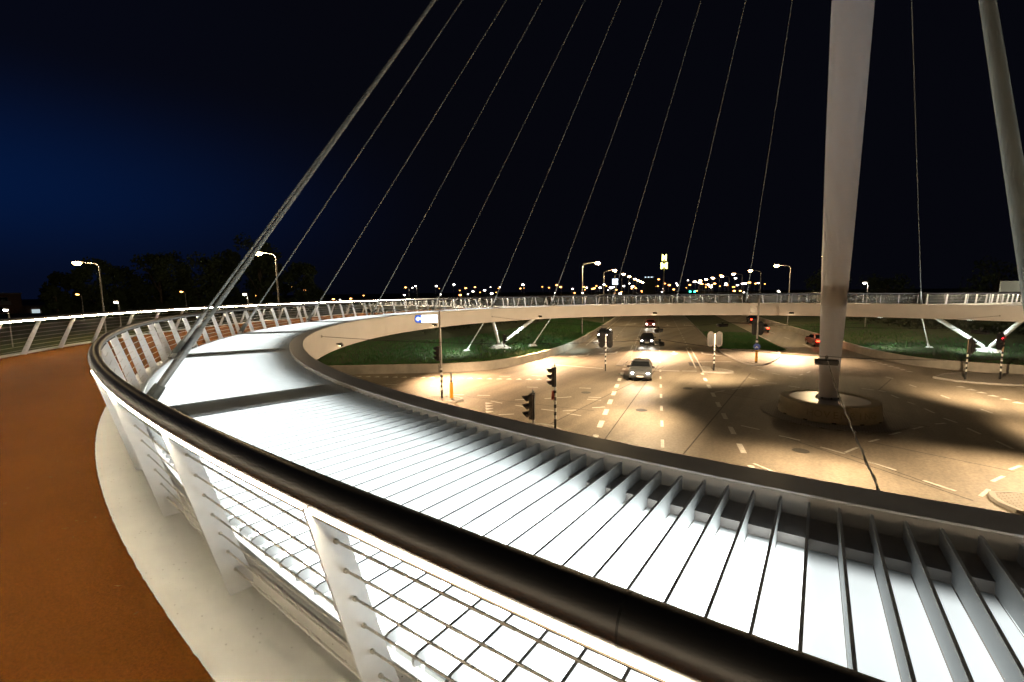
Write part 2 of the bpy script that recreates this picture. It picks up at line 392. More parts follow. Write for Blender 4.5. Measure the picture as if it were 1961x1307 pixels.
island('signal_island', [(-5.0, 12.2), (-3.2, 12.0), (-2.2, 12.8), (-3.6, 14.6), (-5.0, 15.2)], M_pave)
island('corner_island', [(-23.9, -3.2), (-22.2, -3.6), (-20.9, -2.8), (-21.2, -1.9), (-23.4, -1.8)], M_pave)
island('right_pavement', [(12.0, 13.9), (13.0, 12.2), (16.4, 11.6), (40, 11.0), (40, 14.8), (30, 15.4), (21, 16.3), (17.4, 17.2), (13.9, 16.2)], M_pave)
island('near_pavement', [(2.3, -10.6), (2.0, -11.3), (2.3, -12.3), (6, -14), (30, -15.5), (30, -11), (7, -9.8)], M_pave)
island('front_pavement', [(-12.9, -8.7), (-13.6, -6.9), (-15, -6.5), (-19, -9.2), (-18.4, -14.5), (-12.9, -14.5)], M_pave)
tag(MB().lathe([(0.001, 0), (3.5, 0), (3.5, 0.03), (3.38, 0.05), (0.001, 0.05)], (CEN.x + 0.25, CEN.y, ZG), 64, False).build('pedestal_apron', M_pave), kind='structure')

# painted markings, children of the road
def dash(p, q, w=0.12, name='lane_dash'):
    p = Vector((*p, 0)); q = Vector((*q, 0)); t = (q - p).normalized(); n = Vector((-t.y, t.x, 0)) * w / 2
    return MB().sheet([(p + n).xy, (p - n).xy, (q - n).xy, (q + n).xy], ZG + 0.005).build(name, M_mark, road)
def dashrow(s, t0, t1, L, gap, w=0.12):
    t = t0
    while t < t1: dash(ST(s, t), ST(s, min(t + L, t1)), w); t += L + gap
dashrow(-14.65, 27, 150, 1.0, 2.0); dashrow(-8.45, -12, 13, 1.2, 2.2, 0.15); dashrow(-8.45, 17, 150, 0.9, 2.1); dashrow(-5.1, 30, 150, 0.9, 2.1)
for s in (-5.35, -4.85): dash(ST(s, 14.6), ST(s, 30), 0.12, 'solid_line')
for s in (-11.75, -11.2): dash(ST(s, 26.5), ST(s, 31), 0.10, 'solid_line')
dashrow(-11.5, 31, 150, 0.9, 1.6); dashrow(-11.6, -14, 13, 1.3, 1.3, 0.28); dashrow(-5.05, -14, 12, 1.3, 1.5, 0.24)
dash(ST(-1.75, 31), ST(-1.75, 400), 0.12, 'edge_line'); dash(ST(-17.6, 30), ST(-17.6, 400), 0.12, 'edge_line'); dash(ST(5.95, 40), ST(5.95, 400), 0.12, 'edge_line')
dashrow(9.0, 34, 200, 3.0, 6.0); dashrow(-14.65, 60, 150, 0.01, 30)
dash((-14.7, 8.9), (-10.1, 10.2), 0.22, 'stop_line'); dash((-22.9, 7.8), (-16.4, 8.1), 0.22, 'stop_line'); dash((-9.9, 10.35), (-8.8, 10.9), 0.22, 'stop_line'); dash((-10.1, 16.2), (-7.1, 18.1), 0.22, 'stop_line')
PR = [(-3.2, -5.0, -2.3, -5.3), (-1.4, -5.9, -0.5, -6.2), (0.3, -6.8, 1.2, -7.3), (1.2, -7.1, 1.7, -6.0), (2.2, -4.8, 2.6, -4.1), (3.1, -3.0, 3.6, -2.2), (4.2, -1.2, 4.7, -0.4), (5.3, 0.5, 5.8, 1.0), (1.9, -7.9, 2.8, -8.5), (3.5, -9.2, 4.3, -9.8),
      (6.5, -6.1, 7.0, -5.3), (5.6, -8.0, 6.1, -7.1), (4.9, -9.9, 5.3, -9.0), (7.1, -1.6, 7.4, -2.7), (6.5, 0.4, 6.8, -0.6), (5.9, 2.2, 6.3, 1.4), (5.4, 4.3, 5.7, 3.3), (4.8, 5.9, 5.1, 5.3), (2.7, 9.3, 3.4, 9.1), (3.6, 9.2, 4.0, 8.7), (4.2, 7.8, 4.5, 6.9), (6.9, 9.3, 7.2, 8.4), (8.1, 5.8, 8.4, 4.9), (5.7, 12.6, 6.0, 11.8), (4.6, 15.5, 5.0, 14.9), (-2.0, -10.6, -1.2, -11.2),
      (-5.9, 2.7, -5.4, 3.6), (-5.0, 4.3, -4.5, 5.2), (-3.9, 6.3, -3.5, 7.0), (-4.6, 9.9, -3.9, 9.3), (-3.2, 13.0, -2.6, 12.5), (-4.4, 14.4, -3.8, 13.8), (-1.7, 7.7, -1.0, 7.5), (-3.2, 8.2, -2.5, 8.4), (-1.9, 12.1, -1.3, 11.6), (-1.2, 13.0, -1.0, 13.7), (-0.7, 14.6, -0.5, 15.4),
      (-19.6, -6.5, -18.8, -6.1), (-21.4, -7.3, -20.5, -6.9), (-24.7, -5.8, -24.1, -5.4), (-18.1, -2.4, -17.3, -2.1), (-14.6, -0.7, -13.8, -0.4), (-16.6, -6.3, -15.9, -5.7), (-15.1, -5.0, -13.8, -3.6), (-12.8, -3.1, -12.0, -2.8), (-12.6, -3.7, -11.7, -3.5), (-15.8, -7.5, -14.8, -7.5), (-17.8, -7.4, -16.8, -7.5), (-13.9, -7.5, -13.0, -7.4), (-12.6, -7.2, -12.0, -6.6), (-12.1, -7.6, -11.2, -7.6), (-11.4, -5.6, -10.8, -5.0), (-15.4, -9.9, -14.7, -9.3), (-28.2, -7.2, -27.3, -6.8), (-20.2, 1.8, -19.3, 2.1), (-22.5, 0.2, -21.6, 0.6)]
for a in PR: dash(a[:2], a[2:])
def tri(p, q, name='give_way_triangle'):
    p = Vector((*p, 0)); q = Vector((*q, 0)); t = (q - p).normalized(); n = Vector((-t.y, t.x, 0)); b = 0.5
    MB().sheet([(p - t * .27).xy, (p + t * .27).xy, (p + n * b).xy], ZG + 0.005).build(name, M_mark, road)
for i in range(22):
    k = i / 21; p = (-33.5 + k * 15.5, -6.5 + k * 7.3); tri(p, (p[0] + 0.9, p[1] + 0.42))
for i in range(8): k = i / 7; tri((4.4 + 2.3 * k, 25.7 - 6.2 * k), (4.1 + 2.3 * k, 26.5 - 6.2 * k))
for i in range(7): k = i / 6; tri((8.8 + 2.1 * k, 13.5 - 5.4 * k), (8.55 + 2.1 * k, 14.15 - 5.4 * k))
for i in range(4): tri((-17.7 + 0.42 * i, -8.1 - 0.55 * i), (-17.1 + 0.42 * i, -8.8 - 0.55 * i))
def arrow(s, t, bend):
    """painted lane arrow, pointing towards the crossing (-t)"""
    if bend == 0: pg = [(-.1, 2.6), (.1, 2.6), (.1, 1.0), (.45, 1.0), (0, -.4), (-.45, 1.0), (-.1, 1.0)]
    else: pg = [(-.1, 2.8), (.12, 2.8), (.12, 1.3), (1.2 * 1, .5), (1.3, .85), (1.9, .0), (.85, -.1), (.98, .2), (-.1, 1.0)]; pg = [(x * bend, y) for x, y in pg]
    if bend < 0: pg = pg[::-1]
    MB().sheet([ST(s + x, t + y) for x, y in pg], ZG + 0.005).build('lane_arrow', M_mark, road)
for s, t, b in [(-16.1, 19.5, -1), (-13.2, 22.2, -1), (-10.1, 22.5, 0), (-6.9, 23.6, 0), (-3.9, 23.6, 1), (-10.1, 64, 0), (-13.2, 68, -1), (-6.8, 66, 0), (-3.6, 66, 1)]: arrow(s, t, b)
MB().sheet([(p[0], p[1]) for p in [ST(-4.9 + x, 18 + y) for x, y in [(-.9, 0), (-.9, -2.2), (.2, -2.2), (.2, 0)]]], ZG + 0.0045).build('detector_patch', mat('patch_asphalt', (0.05, 0.045, 0.04), 0.7, var=.2, scale=3), road)
# sawn joint seams across the asphalt
M_seam = mat('seam', (0.035, 0.030, 0.026), 0.8)
for p, q in [((-1.2, -6.0), (4.6, -10.5)), ((1.4, -7.4), (3.9, -9.7)), ((5.0, -0.3), (-6.5, 3.0)), ((2.2, -4.8), (6.6, -6.3)), ((3.6, 9.0), (4.9, 14.8)), ((-11.9, -14), (-11.9, 12)), ((-4.7, -14), (-4.7, 12)), ((-20, -7.2), (-11, -6.2)), ((-8.2, -12), (-12.6, 12.5))]:
    dash(p, q, 0.05, 'joint_seam').data.materials[0] = M_seam

for i, (s_, t_) in enumerate([(-6.6, 5.2), (-9.6, -2.0), (-13.5, 2.0), (3.0, 8.5), (-2.6, -7.4), (8.5, -3.0)]):
    x_, y_ = ST(s_, t_)
    mh = MB().lathe([(0.001, 0.008), (0.33, 0.008), (0.34, 0.0)], (x_, y_, ZG), 20, False).build('manhole_cover', mat('cast_iron', (0.05, 0.045, 0.04), 0.5, 0.6, var=.3, scale=12), road)
# grass blades along the lit edges of the banks and the median
def blades(name, spots, label, hmin=0.10, hmax=0.28):
    v = []; f = []
    for (x, y, z) in spots:
        h = random.uniform(hmin, hmax); a = random.uniform(0, math.pi); w = 0.035; lx = random.gauss(0, .07); ly = random.gauss(0, .07)
        k = len(v); dx, dy = math.cos(a) * w, math.sin(a) * w
        v += [(x - dx, y - dy, z - .02), (x + dx, y + dy, z - .02), (x + lx, y + ly, z + h)]; f.append((k, k + 1, k + 2))
    mb = MB(); mb.v = v; mb.f = f
    return tag(mb.build(name, M_blade), label, 'grass', kind='stuff')
def bank_spots(curve, d, n, smin, smax, maxd):
    out = []; cs = [c for c in curve]; seg = [(a, b) for a, b in zip(cs[:-1], cs[1:]) if Vector((*ST(*a), 0)).length < smax]
    L = [math.hypot(b[0] - a[0], b[1] - a[1]) for a, b in seg]
    for (a, b) in random.choices(seg, L, k=n):
        k = random.random(); dist = 0.32 + maxd * random.random() ** 1.5
        s = a[0] + (b[0] - a[0]) * k + d[0] * dist; t = a[1] + (b[1] - a[1]) * k + d[1] * dist
        x, y = ST(s, t); out.append((x, y, bank_z(dist)))
    return out
blades('bank_grass', bank_spots(LW, (-0.75, 0.66), 42000, 0, 60, 13), 'lit green grass growing on the bank behind the left wall')
blades('bank_grass', bank_spots(RW, (0.75, 0.66), 26000, 0, 60, 12), 'lit green grass growing on the bank behind the right wall')
def med_spot():
    s, t = random.uniform(-1.7, 5.2), 28.9 + 22 * random.random() ** 2.2
    return (*ST(s, t), ZG + 0.13)
blades('median_grass', [med_spot() for _ in range(16000)], 'green grass on the median beyond the paved nose', 0.08, 0.22)

# ------------------------------------------------------------------ ring bridge
bridge = thing('ring_bridge', 'circular white steel cycle bridge with brown deck and glowing inner light well', 'bridge', (0, 0, 0))
R_CI, R_CO, Z_C = 26.76, 27.135, 0.275
R_KI, R_KO = 30.13, 30.20           # kerb beside the light well
deck = ringmesh('deck', [(R_KO, -0.004), (35.98, -0.004), (36.02, -0.05), (36.02, -0.22), (34.6, -0.62), (32.0, -0.95), (29.9, -1.05), (29.86, -1.0), (29.86, -0.30), (30.10, -0.28), (R_KO, -0.25)], M_cream, bridge)
wobb = lambda a, j: (0.006 * mnoise.noise(Vector((a * 6.0, 0, 3))) + 0.003 * mnoise.noise(Vector((a * 25, 0, 1)))) if j < 2 else 0.0
ringmesh('asphalt_surface', [(30.66, -0.002), (30.668, 0.008), (35.70, 0.008), (35.70, -0.002)], M_brown, bridge, n=2880, wob=wobb)
ringmesh('outer_edge', [(35.70, 0.0), (35.72, 0.05), (36.00, 0.05), (36.0, 0.0)], M_cream, bridge)
ringmesh('inner_kerb', [(R_KI, -0.28), (R_KI, 0.145), (R_KI + .010, 0.155), (R_KO - .010, 0.155), (R_KO, 0.145), (R_KO, -0.28)], M_cream, bridge)
cw = ringmesh('counterweight_ring', [(R_CO, Z_C - 0.012), (R_CO - .010, Z_C), (R_CI + .015, Z_C), (R_CI, Z_C - .015), (R_CI + .02, -0.55), (R_CI + .09, -1.03), (R_CI + 0.12, -1.05), (29.85, -1.045), (29.85, -0.9), (R_CO, -0.9)], M_steel, bridge)
capm = ringmesh('rim_cap', [(R_CO + .012, Z_C + 0.002), (R_CO + .012, Z_C + 0.008), (R_CI - .012, Z_C + 0.008), (R_CI - .012, Z_C + 0.002)], M_cap, cw)
R_P0, R_P1 = 27.52, 30.04
trough = ringmesh('light_trough', [(R_CO, -0.08), (R_CO, 0.085), (R_P0 - .004, 0.085), (R_P0 - .004, -0.05), (R_KI, -0.05), (R_KI, -0.08)], mat('ledge_paint', (0.30, 0.27, 0.25), 0.6, var=.08, scale=2), bridge)
ringmesh('upstand', [(R_CO + .001, 0.08), (R_CO + .001, 0.262), (R_CO + .009, 0.262), (R_CO + .009, 0.08)], mat('upstand_shaded', (0.34, 0.30, 0.26), 0.55, var=.06, scale=2), cw)  # skin over the steel wall; its shade is put into the darker colour
PIT = 15.0 / 35
def is_band(a):
    """dim bays over the cross beams, one at each stay cable"""
    if -0.1 < a < 2.5: return 'dim'
    k = round((a + 0.83) / 15.0); c = k * 15.0 - 0.83
    return 'cover' if k != 0 and abs(a - c) < 1.08 else None
Z_P0, Z_P1, Z_S1 = 0.0, 0.115, 0.215
R_S0, R_S1 = R_CO + 0.008, 30.10
# one slat: a radial plate, its outer foot cut back at a slant
def slat_bm():
    t = 0.0095; pr = [(R_S0, 0.09), (R_P0, 0.09), (R_P0, Z_P0 + .012), (30.03, Z_P1 + .012), (R_S1, Z_P1 + 0.035), (R_S1, Z_S1 - 0.03), (30.07, Z_S1 - .01), (R_S0, Z_S1 + .01)]
    n = len(pr); mb = MB()
    mb.add([(-t, -r, z) for r, z in pr] + [(t, -r, z) for r, z in pr], [tuple(range(n)), tuple(range(2 * n - 1, n - 1, -1))] + [(i, n + i, n + (i + 1) % n, (i + 1) % n) for i in range(n)])
    return mb
def pane_bm():
    h = R_(PIT / 2); mb = MB(); g = 0.013
    v = []
    for dz in (-0.03, 0.0):
        for r, s, z in ((R_P0, -1, Z_P0), (R_P0, 1, Z_P0), (R_P1, 1, Z_P1), (R_P1, -1, Z_P1)):
            v.append((s * (math.tan(h) * r - g), -r, z + dz))
    mb.add(v, [(3, 2, 1, 0), (4, 5, 6, 7), (0, 1, 5, 4), (1, 2, 6, 5), (2, 3, 7, 6), (3, 0, 4, 7)])
    return mb
def with_uv(me):
    uv = me.uv_layers.new(name='UVMap')
    for lp in me.loops:
        v = me.vertices[lp.vertex_index].co; uv.data[lp.index].uv = ((-v.y - R_P0) / (R_P1 - R_P0), v.x)
    return me
slat_me = slat_bm().mesh('slat', M_slat)
pane_me = {None: with_uv(pane_bm().mesh('pane', M_panel)), 'dim': with_uv(pane_bm().mesh('pane_dim', M_paneldim)), 'cover': with_uv(pane_bm().mesh('cover', M_cream))}
rest_s = MB(); rest_p = MB(); rest_c = MB()
for k in range(-420, 420):
    a = k * PIT; am = a + PIT / 2; kind = is_band(am)
    near = -88 < a < 6.5
    if near:
        o = link('slat', slat_me, trough); o.rotation_euler = (0, 0, R_(a))
        o = link('cover_plate' if kind == 'cover' else 'pane', pane_me[kind], trough); o.rotation_euler = (0, 0, R_(am))
    else:
        m = Matrix.Rotation(R_(a), 3, 'Z'); b = slat_bm(); rest_s.add([m @ Vector(v) for v in b.v], b.f)
        m = Matrix.Rotation(R_(am), 3, 'Z'); b = pane_bm(); (rest_c if kind == 'cover' else rest_p).add([m @ Vector(v) for v in b.v], b.f)
tag(rest_s.build('far_slats', M_slat, trough), kind='stuff')
fp = rest_p.build('far_panes', M_panel, trough); tag(fp, kind='stuff')
uv = fp.data.uv_layers.new(name='UVMap')
for lp in fp.data.loops:
    v = fp.data.vertices[lp.vertex_index].co; uv.data[lp.index].uv = ((math.hypot(v.x, v.y) - R_P0) / (R_P1 - R_P0), 0.5)
tag(rest_c.build('far_covers', M_cream, trough), kind='stuff')

lit = MB(); rl_ = random.Random(11)
for _ in range(70):
    p = P(rl_.uniform(-14, 3), 30.75 + 3.0 * rl_.random() ** 1.6, 0.0115); a = rl_.uniform(0, 6.28); l = rl_.uniform(.010, .032); w = l * rl_.uniform(.12, .5)
    u = Vector((math.cos(a), math.sin(a), 0)); q = Vector((-u.y, u.x, 0))
    lit.add([p - u * l, p + q * w, p + u * l + Vector((0, 0, .008)), p - q * w], [(0, 1, 2, 3)])
tag(lit.build('leaf_litter', mat('dry_leaf', (0.20, 0.13, 0.05), 0.8, var=.6, scale=5), bridge), kind='stuff')
# approach arms leave the ring over the V supports
ARMS = [-112.9, 157.1]
for i, a in enumerate(ARMS):
    u = P(a, 1).normalized(); n = Vector((-u.y, u.x, 0)); v = []; f = []
    for j in range(13):
        r = 35.9 + 5 * j; hw = 2.4 + 2.6 * max(0, 1 - j / 2.0) ** 2; z = -0.02 * max(0, j - 1) * 5 * 0.8
        v += [u * r + n * hw + Vector((0, 0, z)), u * r - n * hw + Vector((0, 0, z)), u * r - n * hw * .7 + Vector((0, 0, z - .7)), u * r + n * hw * .7 + Vector((0, 0, z - .7))]
    for j in range(12):
        for e in range(4): f.append((j * 4 + e, j * 4 + (e + 1) % 4, j * 4 + 4 + (e + 1) % 4, j * 4 + 4 + e))
    mb = MB(); mb.v = [tuple(x) for x in v]; mb.f = f
    mb.build('approach_deck', M_cream, bridge)

# luminaires on the inner face
lamp_me = None
for k in range(-6, 6):
    a = -113.2 + 30.6 * k if k > -6 else -113.2 - 30.6 * 6
    if not (-205 < a < 190): continue
    u = P(a, 1); tdir = Vector((u.y, -u.x, 0)) * -1
    if lamp_me is None:
        mb = MB()
        prof = []
        for s in range(11):
            t = -1 + 2 * s / 10; prof.append((t * 0.26, 0.07 * math.sqrt(max(0.03, 1 - abs(t) ** 6))))
        mb.tube([(x, 0, 0) for x, r in prof], [r for x, r in prof], 12)
        mb.box((0, -0.10, 0.02), (0.12, 0.18, 0.06)); mb.box((0, 0.082, -0.075), (0.46, 0.010, 0.11))  # front plate added to block the flat rays towards the pylon
        lamp_me = mb.mesh('face_lamp', M_black, True)
    o = link('face_lamp', lamp_me, cw); p = P(a, R_CI - 0.20, -0.72); o.location = p; o.rotation_euler = (0, 0, R_(a))
    # the lens is under the housing: a wide warm floodlight
    L = bpy.data.lights.new('floodlight', 'SPOT'); L.energy = 15000; L.color = (1.0, 0.66, 0.38); L.spot_size = R_(126); L.spot_blend = 1.0; L.shadow_soft_size = 0.015
    lo = link('floodlight', L); lo.parent = o; lo.matrix_parent_inverse = Matrix.Identity(4)
    tgt = P(a, 23.4, ZG) - Vector(p)
    q = tgt.normalized().to_track_quat('-Z', 'Y'); lo.rotation_mode = 'QUATERNION'
    lo.rotation_quaternion = Matrix.Rotation(-R_(a), 4, 'Z').to_quaternion() @ q
    lo.location = (0, 0.0, -0.092)
    MB().sheet([(-.2, -.04), (.2, -.04), (.2, .04), (-.2, .04)], -0.073).build('lens', mat('flood_lens', (1, .9, .7), .3, emit=(1, .72, .4), estr=30), o)

# ------------------------------------------------------------------ railings
def az_posts():
    out = []
    cab = [-15 * (k + 1) - 0.83 for k in range(14)]
    out += [1.95, 0.55, -2.9 + 0.0, -5.95, -9.1, -12.1, -15.2]
    for k, c in enumerate(cab):
        out.append(c - 0.625)
        for j in range(1, 6): out.append(c - 0.625 - 2.75 * j)
    return [a for a in out if a > -213] + [4.7, 7.4, 10.2]
M_seamr = mat('rail_seam', (0.02, 0.02, 0.02), 0.5, 0.5)
WZ = [0.17, 0.31, 0.45, 0.59, 0.73, 0.87, 1.01]
def build_railing(name, label, Rt, Rb, Zt, azs, sgn, near):
    """sgn=+1: the lamp strip looks outwards over the deck"""
    root = thing(name, label, 'railing')
    lean = lambda z: Rb + (Rt - Rb) * (z / Zt)
    # post: a tapered plate standing in a radial plane, leaning over the deck
    t = 0.008; hb, ht = 0.082, 0.062
    pr = [(Rb - hb, 0.0), (Rb + hb, 0.0), (Rt + ht, Zt - 0.045), (Rt - ht, Zt - 0.045)]
    mb = MB(); n = 4
    mb.add([(-t, -r, z) for r, z in pr] + [(t, -r, z) for r, z in pr], [tuple(range(n)), tuple(range(2 * n - 1, n - 1, -1))] + [(i, n + i, n + (i + 1) % n, (i + 1) % n) for i in range(n)])
    pm = mb.mesh('post', M_post)
    fb = MB()
    fb.tube([(-0.022, 0, 0), (0.022, 0, 0)], [0.010, 0.010], 8)
    fm = fb.mesh('ferrule', M_rope, True)
    for a in azs:
        o = link('post', pm, root); o.rotation_euler = (0, 0, R_(a))
        if near and -16 < a < 3:
            for z in WZ:
                e = link('ferrule', fm, o); e.location = (0, -lean(z), z)
    tube = ringmesh('handrail', circle_prof(Rt, Zt, 0.063, 24), M_rail, root, n=1080, sharp=60)
    ls = 1.0 if near else 1.15
    ringmesh('lamp_channel', [(Rt + sgn * 0.010, Zt - 0.050), (Rt + sgn * 0.037, Zt - 0.077), (Rt + sgn * 0.034, Zt - 0.084), (Rt - sgn * 0.050, Zt - 0.066), (Rt - sgn * .045, Zt - .035)], mat('channel_dark', (0.010, 0.0065, 0.004), 0.6, spec=0.1), tube, sharp=20)
    ringmesh('lamp_strip', [(Rt + sgn * 0.043 * ls ** .5, Zt - 0.045), (Rt + sgn * 0.050 * ls, Zt - 0.051), (Rt + sgn * 0.048 * ls, Zt - 0.060 * ls ** .6), (Rt + sgn * 0.030, Zt - 0.070 * ls ** .6), (Rt + sgn * .012, Zt - .052)], M_led, tube, sharp=20)
    if near:
        for a in (-62, -50, -38, -26, -13.2, -0.62, 9.5):
            ringmesh('rail_joint', circle_prof(Rt, Zt, 0.0636, 24), M_seamr, tube, a - 0.006, a + 0.006, 1)
    azw = sorted(set([round(a, 3) for a in azs]))
    for z in WZ:
        mb = MB(); mb.tube([P(a, lean(z), z) for a in azw], 0.0055, 6); mb.build('wire', M_rope, root, True, 60)
    return root
build_railing('inner_railing', 'inner railing with wide steel handrail and leaning white posts beside the light well', 30.568, 30.26, 1.230, az_posts(), 1, True)
opost = [-3.05 * k - 2.4 for k in range(-4, 70)]
opost = [a for a in opost if min(abs(a + 112.9), abs(a + 202.9)) > 3.4]
build_railing('outer_railing', 'outer railing with glowing lamp line along the far edge of the brown deck', 35.10, 35.66, 1.24, opost, -1, False)
# approach railings
for i, a in enumerate(ARMS):
    u = P(a, 1).normalized(); n = Vector((-u.y, u.x, 0))
    for sd, side in ((1, 'left' if i == 0 else 'right'), (-1, 'right' if i == 0 else 'left')):
        pts = []
        for j in range(11):
            r = 36.0 + 5 * j; hw = 2.3 + 2.6 * max(0, 1 - j / 2.0) ** 2; z = -0.02 * max(0, j - 1) * 5 * 0.8
            pts.append(u * r + n * sd * hw + Vector((0, 0, z)))
        rl = thing('approach_railing', f'{side} railing of the cycle ramp leaving the ring {"beyond the left V support" if i == 0 else "at the far right"}', 'railing', pts[0])
        off = pts[0]
        hr = MB().tube([p - off + Vector((0, 0, 1.15)) for p in pts], 0.05, 8).build('handrail', M_rail, rl, True)
        MB().tube([p - off + Vector((0, 0, 1.085)) - n * sd * .04 for p in pts], 0.014, 6).build('lamp_strip', M_led, hr)
        for z in (0.3, 0.6, 0.9): MB().tube([p - off + Vector((0, 0, z)) for p in pts], 0.006, 5).build('wire', M_rope, rl)
        for j in range(10):
            for e in (0, .5):
                p = pts[j].lerp(pts[j + 1], e) - off
                MB().add([p + n * sd * .1 + u * .01, p + n * sd * -.06 + u * .01, p - n * sd * .12 + u * .01 + Vector((0, 0, 1.1)), p + n * sd * 0 + u * .01 + Vector((0, 0, 1.1)), p + n * sd * .1 - u * .01, p + n * sd * -.06 - u * .01, p - n * sd * .12 - u * .01 + Vector((0, 0, 1.1)), p + n * sd * 0 - u * .01 + Vector((0, 0, 1.1))], [(0, 1, 2, 3), (7, 6, 5, 4), (0, 4, 5, 1), (1, 5, 6, 2), (2, 6, 7, 3), (3, 7, 4, 0)]).build('post', M_post, rl)

# ------------------------------------------------------------------ pylon
pyl = thing('pylon', 'tall white steel pylon tapering down to a round concrete pedestal', 'pylon', (CEN.x + 0.10, CEN.y, ZG))
MB().lathe([(0.43, 0.86), (0.44, 1.0), (0.51, 3.0), (0.60, 6.0), (0.71, 10), (0.82, 15), (0.92, 21), (0.98, 28), (0.96, 36), (0.88, 44), (0.78, 50), (0.52, 58), (0.25, 66)], (0, 0, 0), 48).build('shaft', M_pylon, pyl, True, 60)
ped = MB().lathe([(2.50, 0.04), (2.40, 0.88), (2.37, 0.93), (2.30, 0.95), (1.95, 0.95), (1.93, 0.90)], (0.05, 0, 0), 72, False).build('pedestal', M_concb, pyl, True, 40)
MB().lathe([(0.001, 0.93), (0.62, 0.93), (1.93, 0.90), (1.93, 0.86)], (0.05, 0, 0), 64, False).build('cover_plate', M_lead, ped, True)
MB().lathe([(0.45, 0.90), (0.62, 0.93), (0.64, 0.965), (0.50, 0.97), (0.44, 1.0)], (0, 0, 0), 40, False).build('base_flange', M_lead, ped, True, 30)
for k in range(8):
    a = 2 * math.pi * k / 8 + .3
    MB().lathe([(0.045, 0.94), (0.045, 1.02), (0.02, 1.04)], (0.57 * math.cos(a), 0.57 * math.sin(a), 0), 8).build('anchor_bolt', M_black, ped)
for k in range(12):
    a = 2 * math.pi * k / 12 + .1
    MB().box((0.05 + 2.49 * math.cos(a), 2.49 * math.sin(a), 0.06), (0.08, 0.20, 0.10), a).build('drain_block', M_black, ped)
M_engr = mat('engraved_dark', (0.31, 0.26, 0.175), 0.9, var=.2, scale=5)
def letters(txt, az0, step, h, parent):
    for i, ch in enumerate(txt):
        if ch == ' ': continue
        cu = bpy.data.curves.new('letter', 'FONT'); cu.body = ch; cu.size = h; cu.extrude = 0.006; cu.align_x = 'CENTER'; cu.align_y = 'CENTER'
        tmp = bpy.data.objects.new('tmp', cu); dg = bpy.context.evaluated_depsgraph_get(); COL.objects.link(tmp); dg.update()
        me = bpy.data.meshes.new_from_object(tmp.evaluated_get(dg)); bpy.data.objects.remove(tmp)
        me.materials.clear(); me.materials.append(M_engr)
        o = link('letter', me, parent); a = az0 + step * i; p = P(a, 2.458, 0.49)
        o.location = (p.x + 0.05, p.y, 0.49); o.rotation_euler = (R_(90 - 6), 0, R_(a))
letters('HOVENRING', -20.0, 9.0, 0.52, ped)
letters('2012', -84.0, 5.0, 0.34, ped)

# ------------------------------------------------------------------ stay cables
def cable(az, k, label):
    f = P(az, 30.02, 0.10); top = Vector((CEN.x, CEN.y, 43.46 if k % 2 else 44.34)) ; out = P(az, 1).normalized()
    f = P(az, 30.24, 0.12) if k != 0 else P(az, 30.24, 0.12)
    d = (top - f).normalized(); L = (top - f).length
    root = thing('stay_cable', label, 'cable', f, 0, 'stay cables of the bridge')
    Z = Vector((0, 0, 0))
    MB().tube([d * 0.55, d * (L - 0.9)], 0.033 if k < 2 else 0.028, 12).build('strand', M_cable, root, True)
    MB().tube([d * -0.10, d * 0.02, d * 0.50, d * 0.62], [0.075, 0.085, 0.085, 0.075], 14).build('socket', M_cable, root, True, 40)
    MB().tube([d * 0.62, d * 0.66, d * 1.55, d * 1.62], [0.050, 0.055, 0.055, 0.040], 12).build('sleeve', M_grey, root, True, 40)
    t = Vector((out.y, -out.x, 0))
    for s in (-1, 1):
        c = t * 0.10 * s; q = out * 0.13
        MB().add([c + q + t * .012 - Vector((0, 0, .14)), c - q + t * .012 - Vector((0, 0, .14)), c - q * .5 + t * .012 + d * 0.22, c + q * .5 + t * .012 + d * 0.22,
                  c + q - t * .012 - Vector((0, 0, .14)), c - q - t * .012 - Vector((0, 0, .14)), c - q * .5 - t * .012 + d * 0.22, c + q * .5 - t * .012 + d * 0.22],
                 [(0, 1, 2, 3), (7, 6, 5, 4), (0, 4, 5, 1), (1, 5, 6, 2), (2, 6, 7, 3), (3, 7, 4, 0)]).build('lug_plate', M_cream, root)
    MB().tube([t * -.14 + d * .06, t * .14 + d * .06], 0.035, 10).build('pin', M_grey, root, True)
    MB().tube([d * (L - 0.9), d * (L - 0.8), d * L], [0.04, 0.07, 0.06], 10).build('upper_socket', M_grey, root, True)
for k in range(13):
    lab = 'thick stay cable nearest on the left, crossing the inner railing' if k == 0 else ('stay cable hidden close behind the thick left one' if k == 1 else ('stay cable running down behind the pylon' if k == 11 else ('thin stay cable meeting the far railing right of the pylon' if k == 12 else f'thin stay cable, {ORD[k]} from the left along the ring')))
    cable(-15 * (k + 1) - 0.83, k, lab)
cable(1.28, -1, 'very thick stay cable close by at the upper right corner')

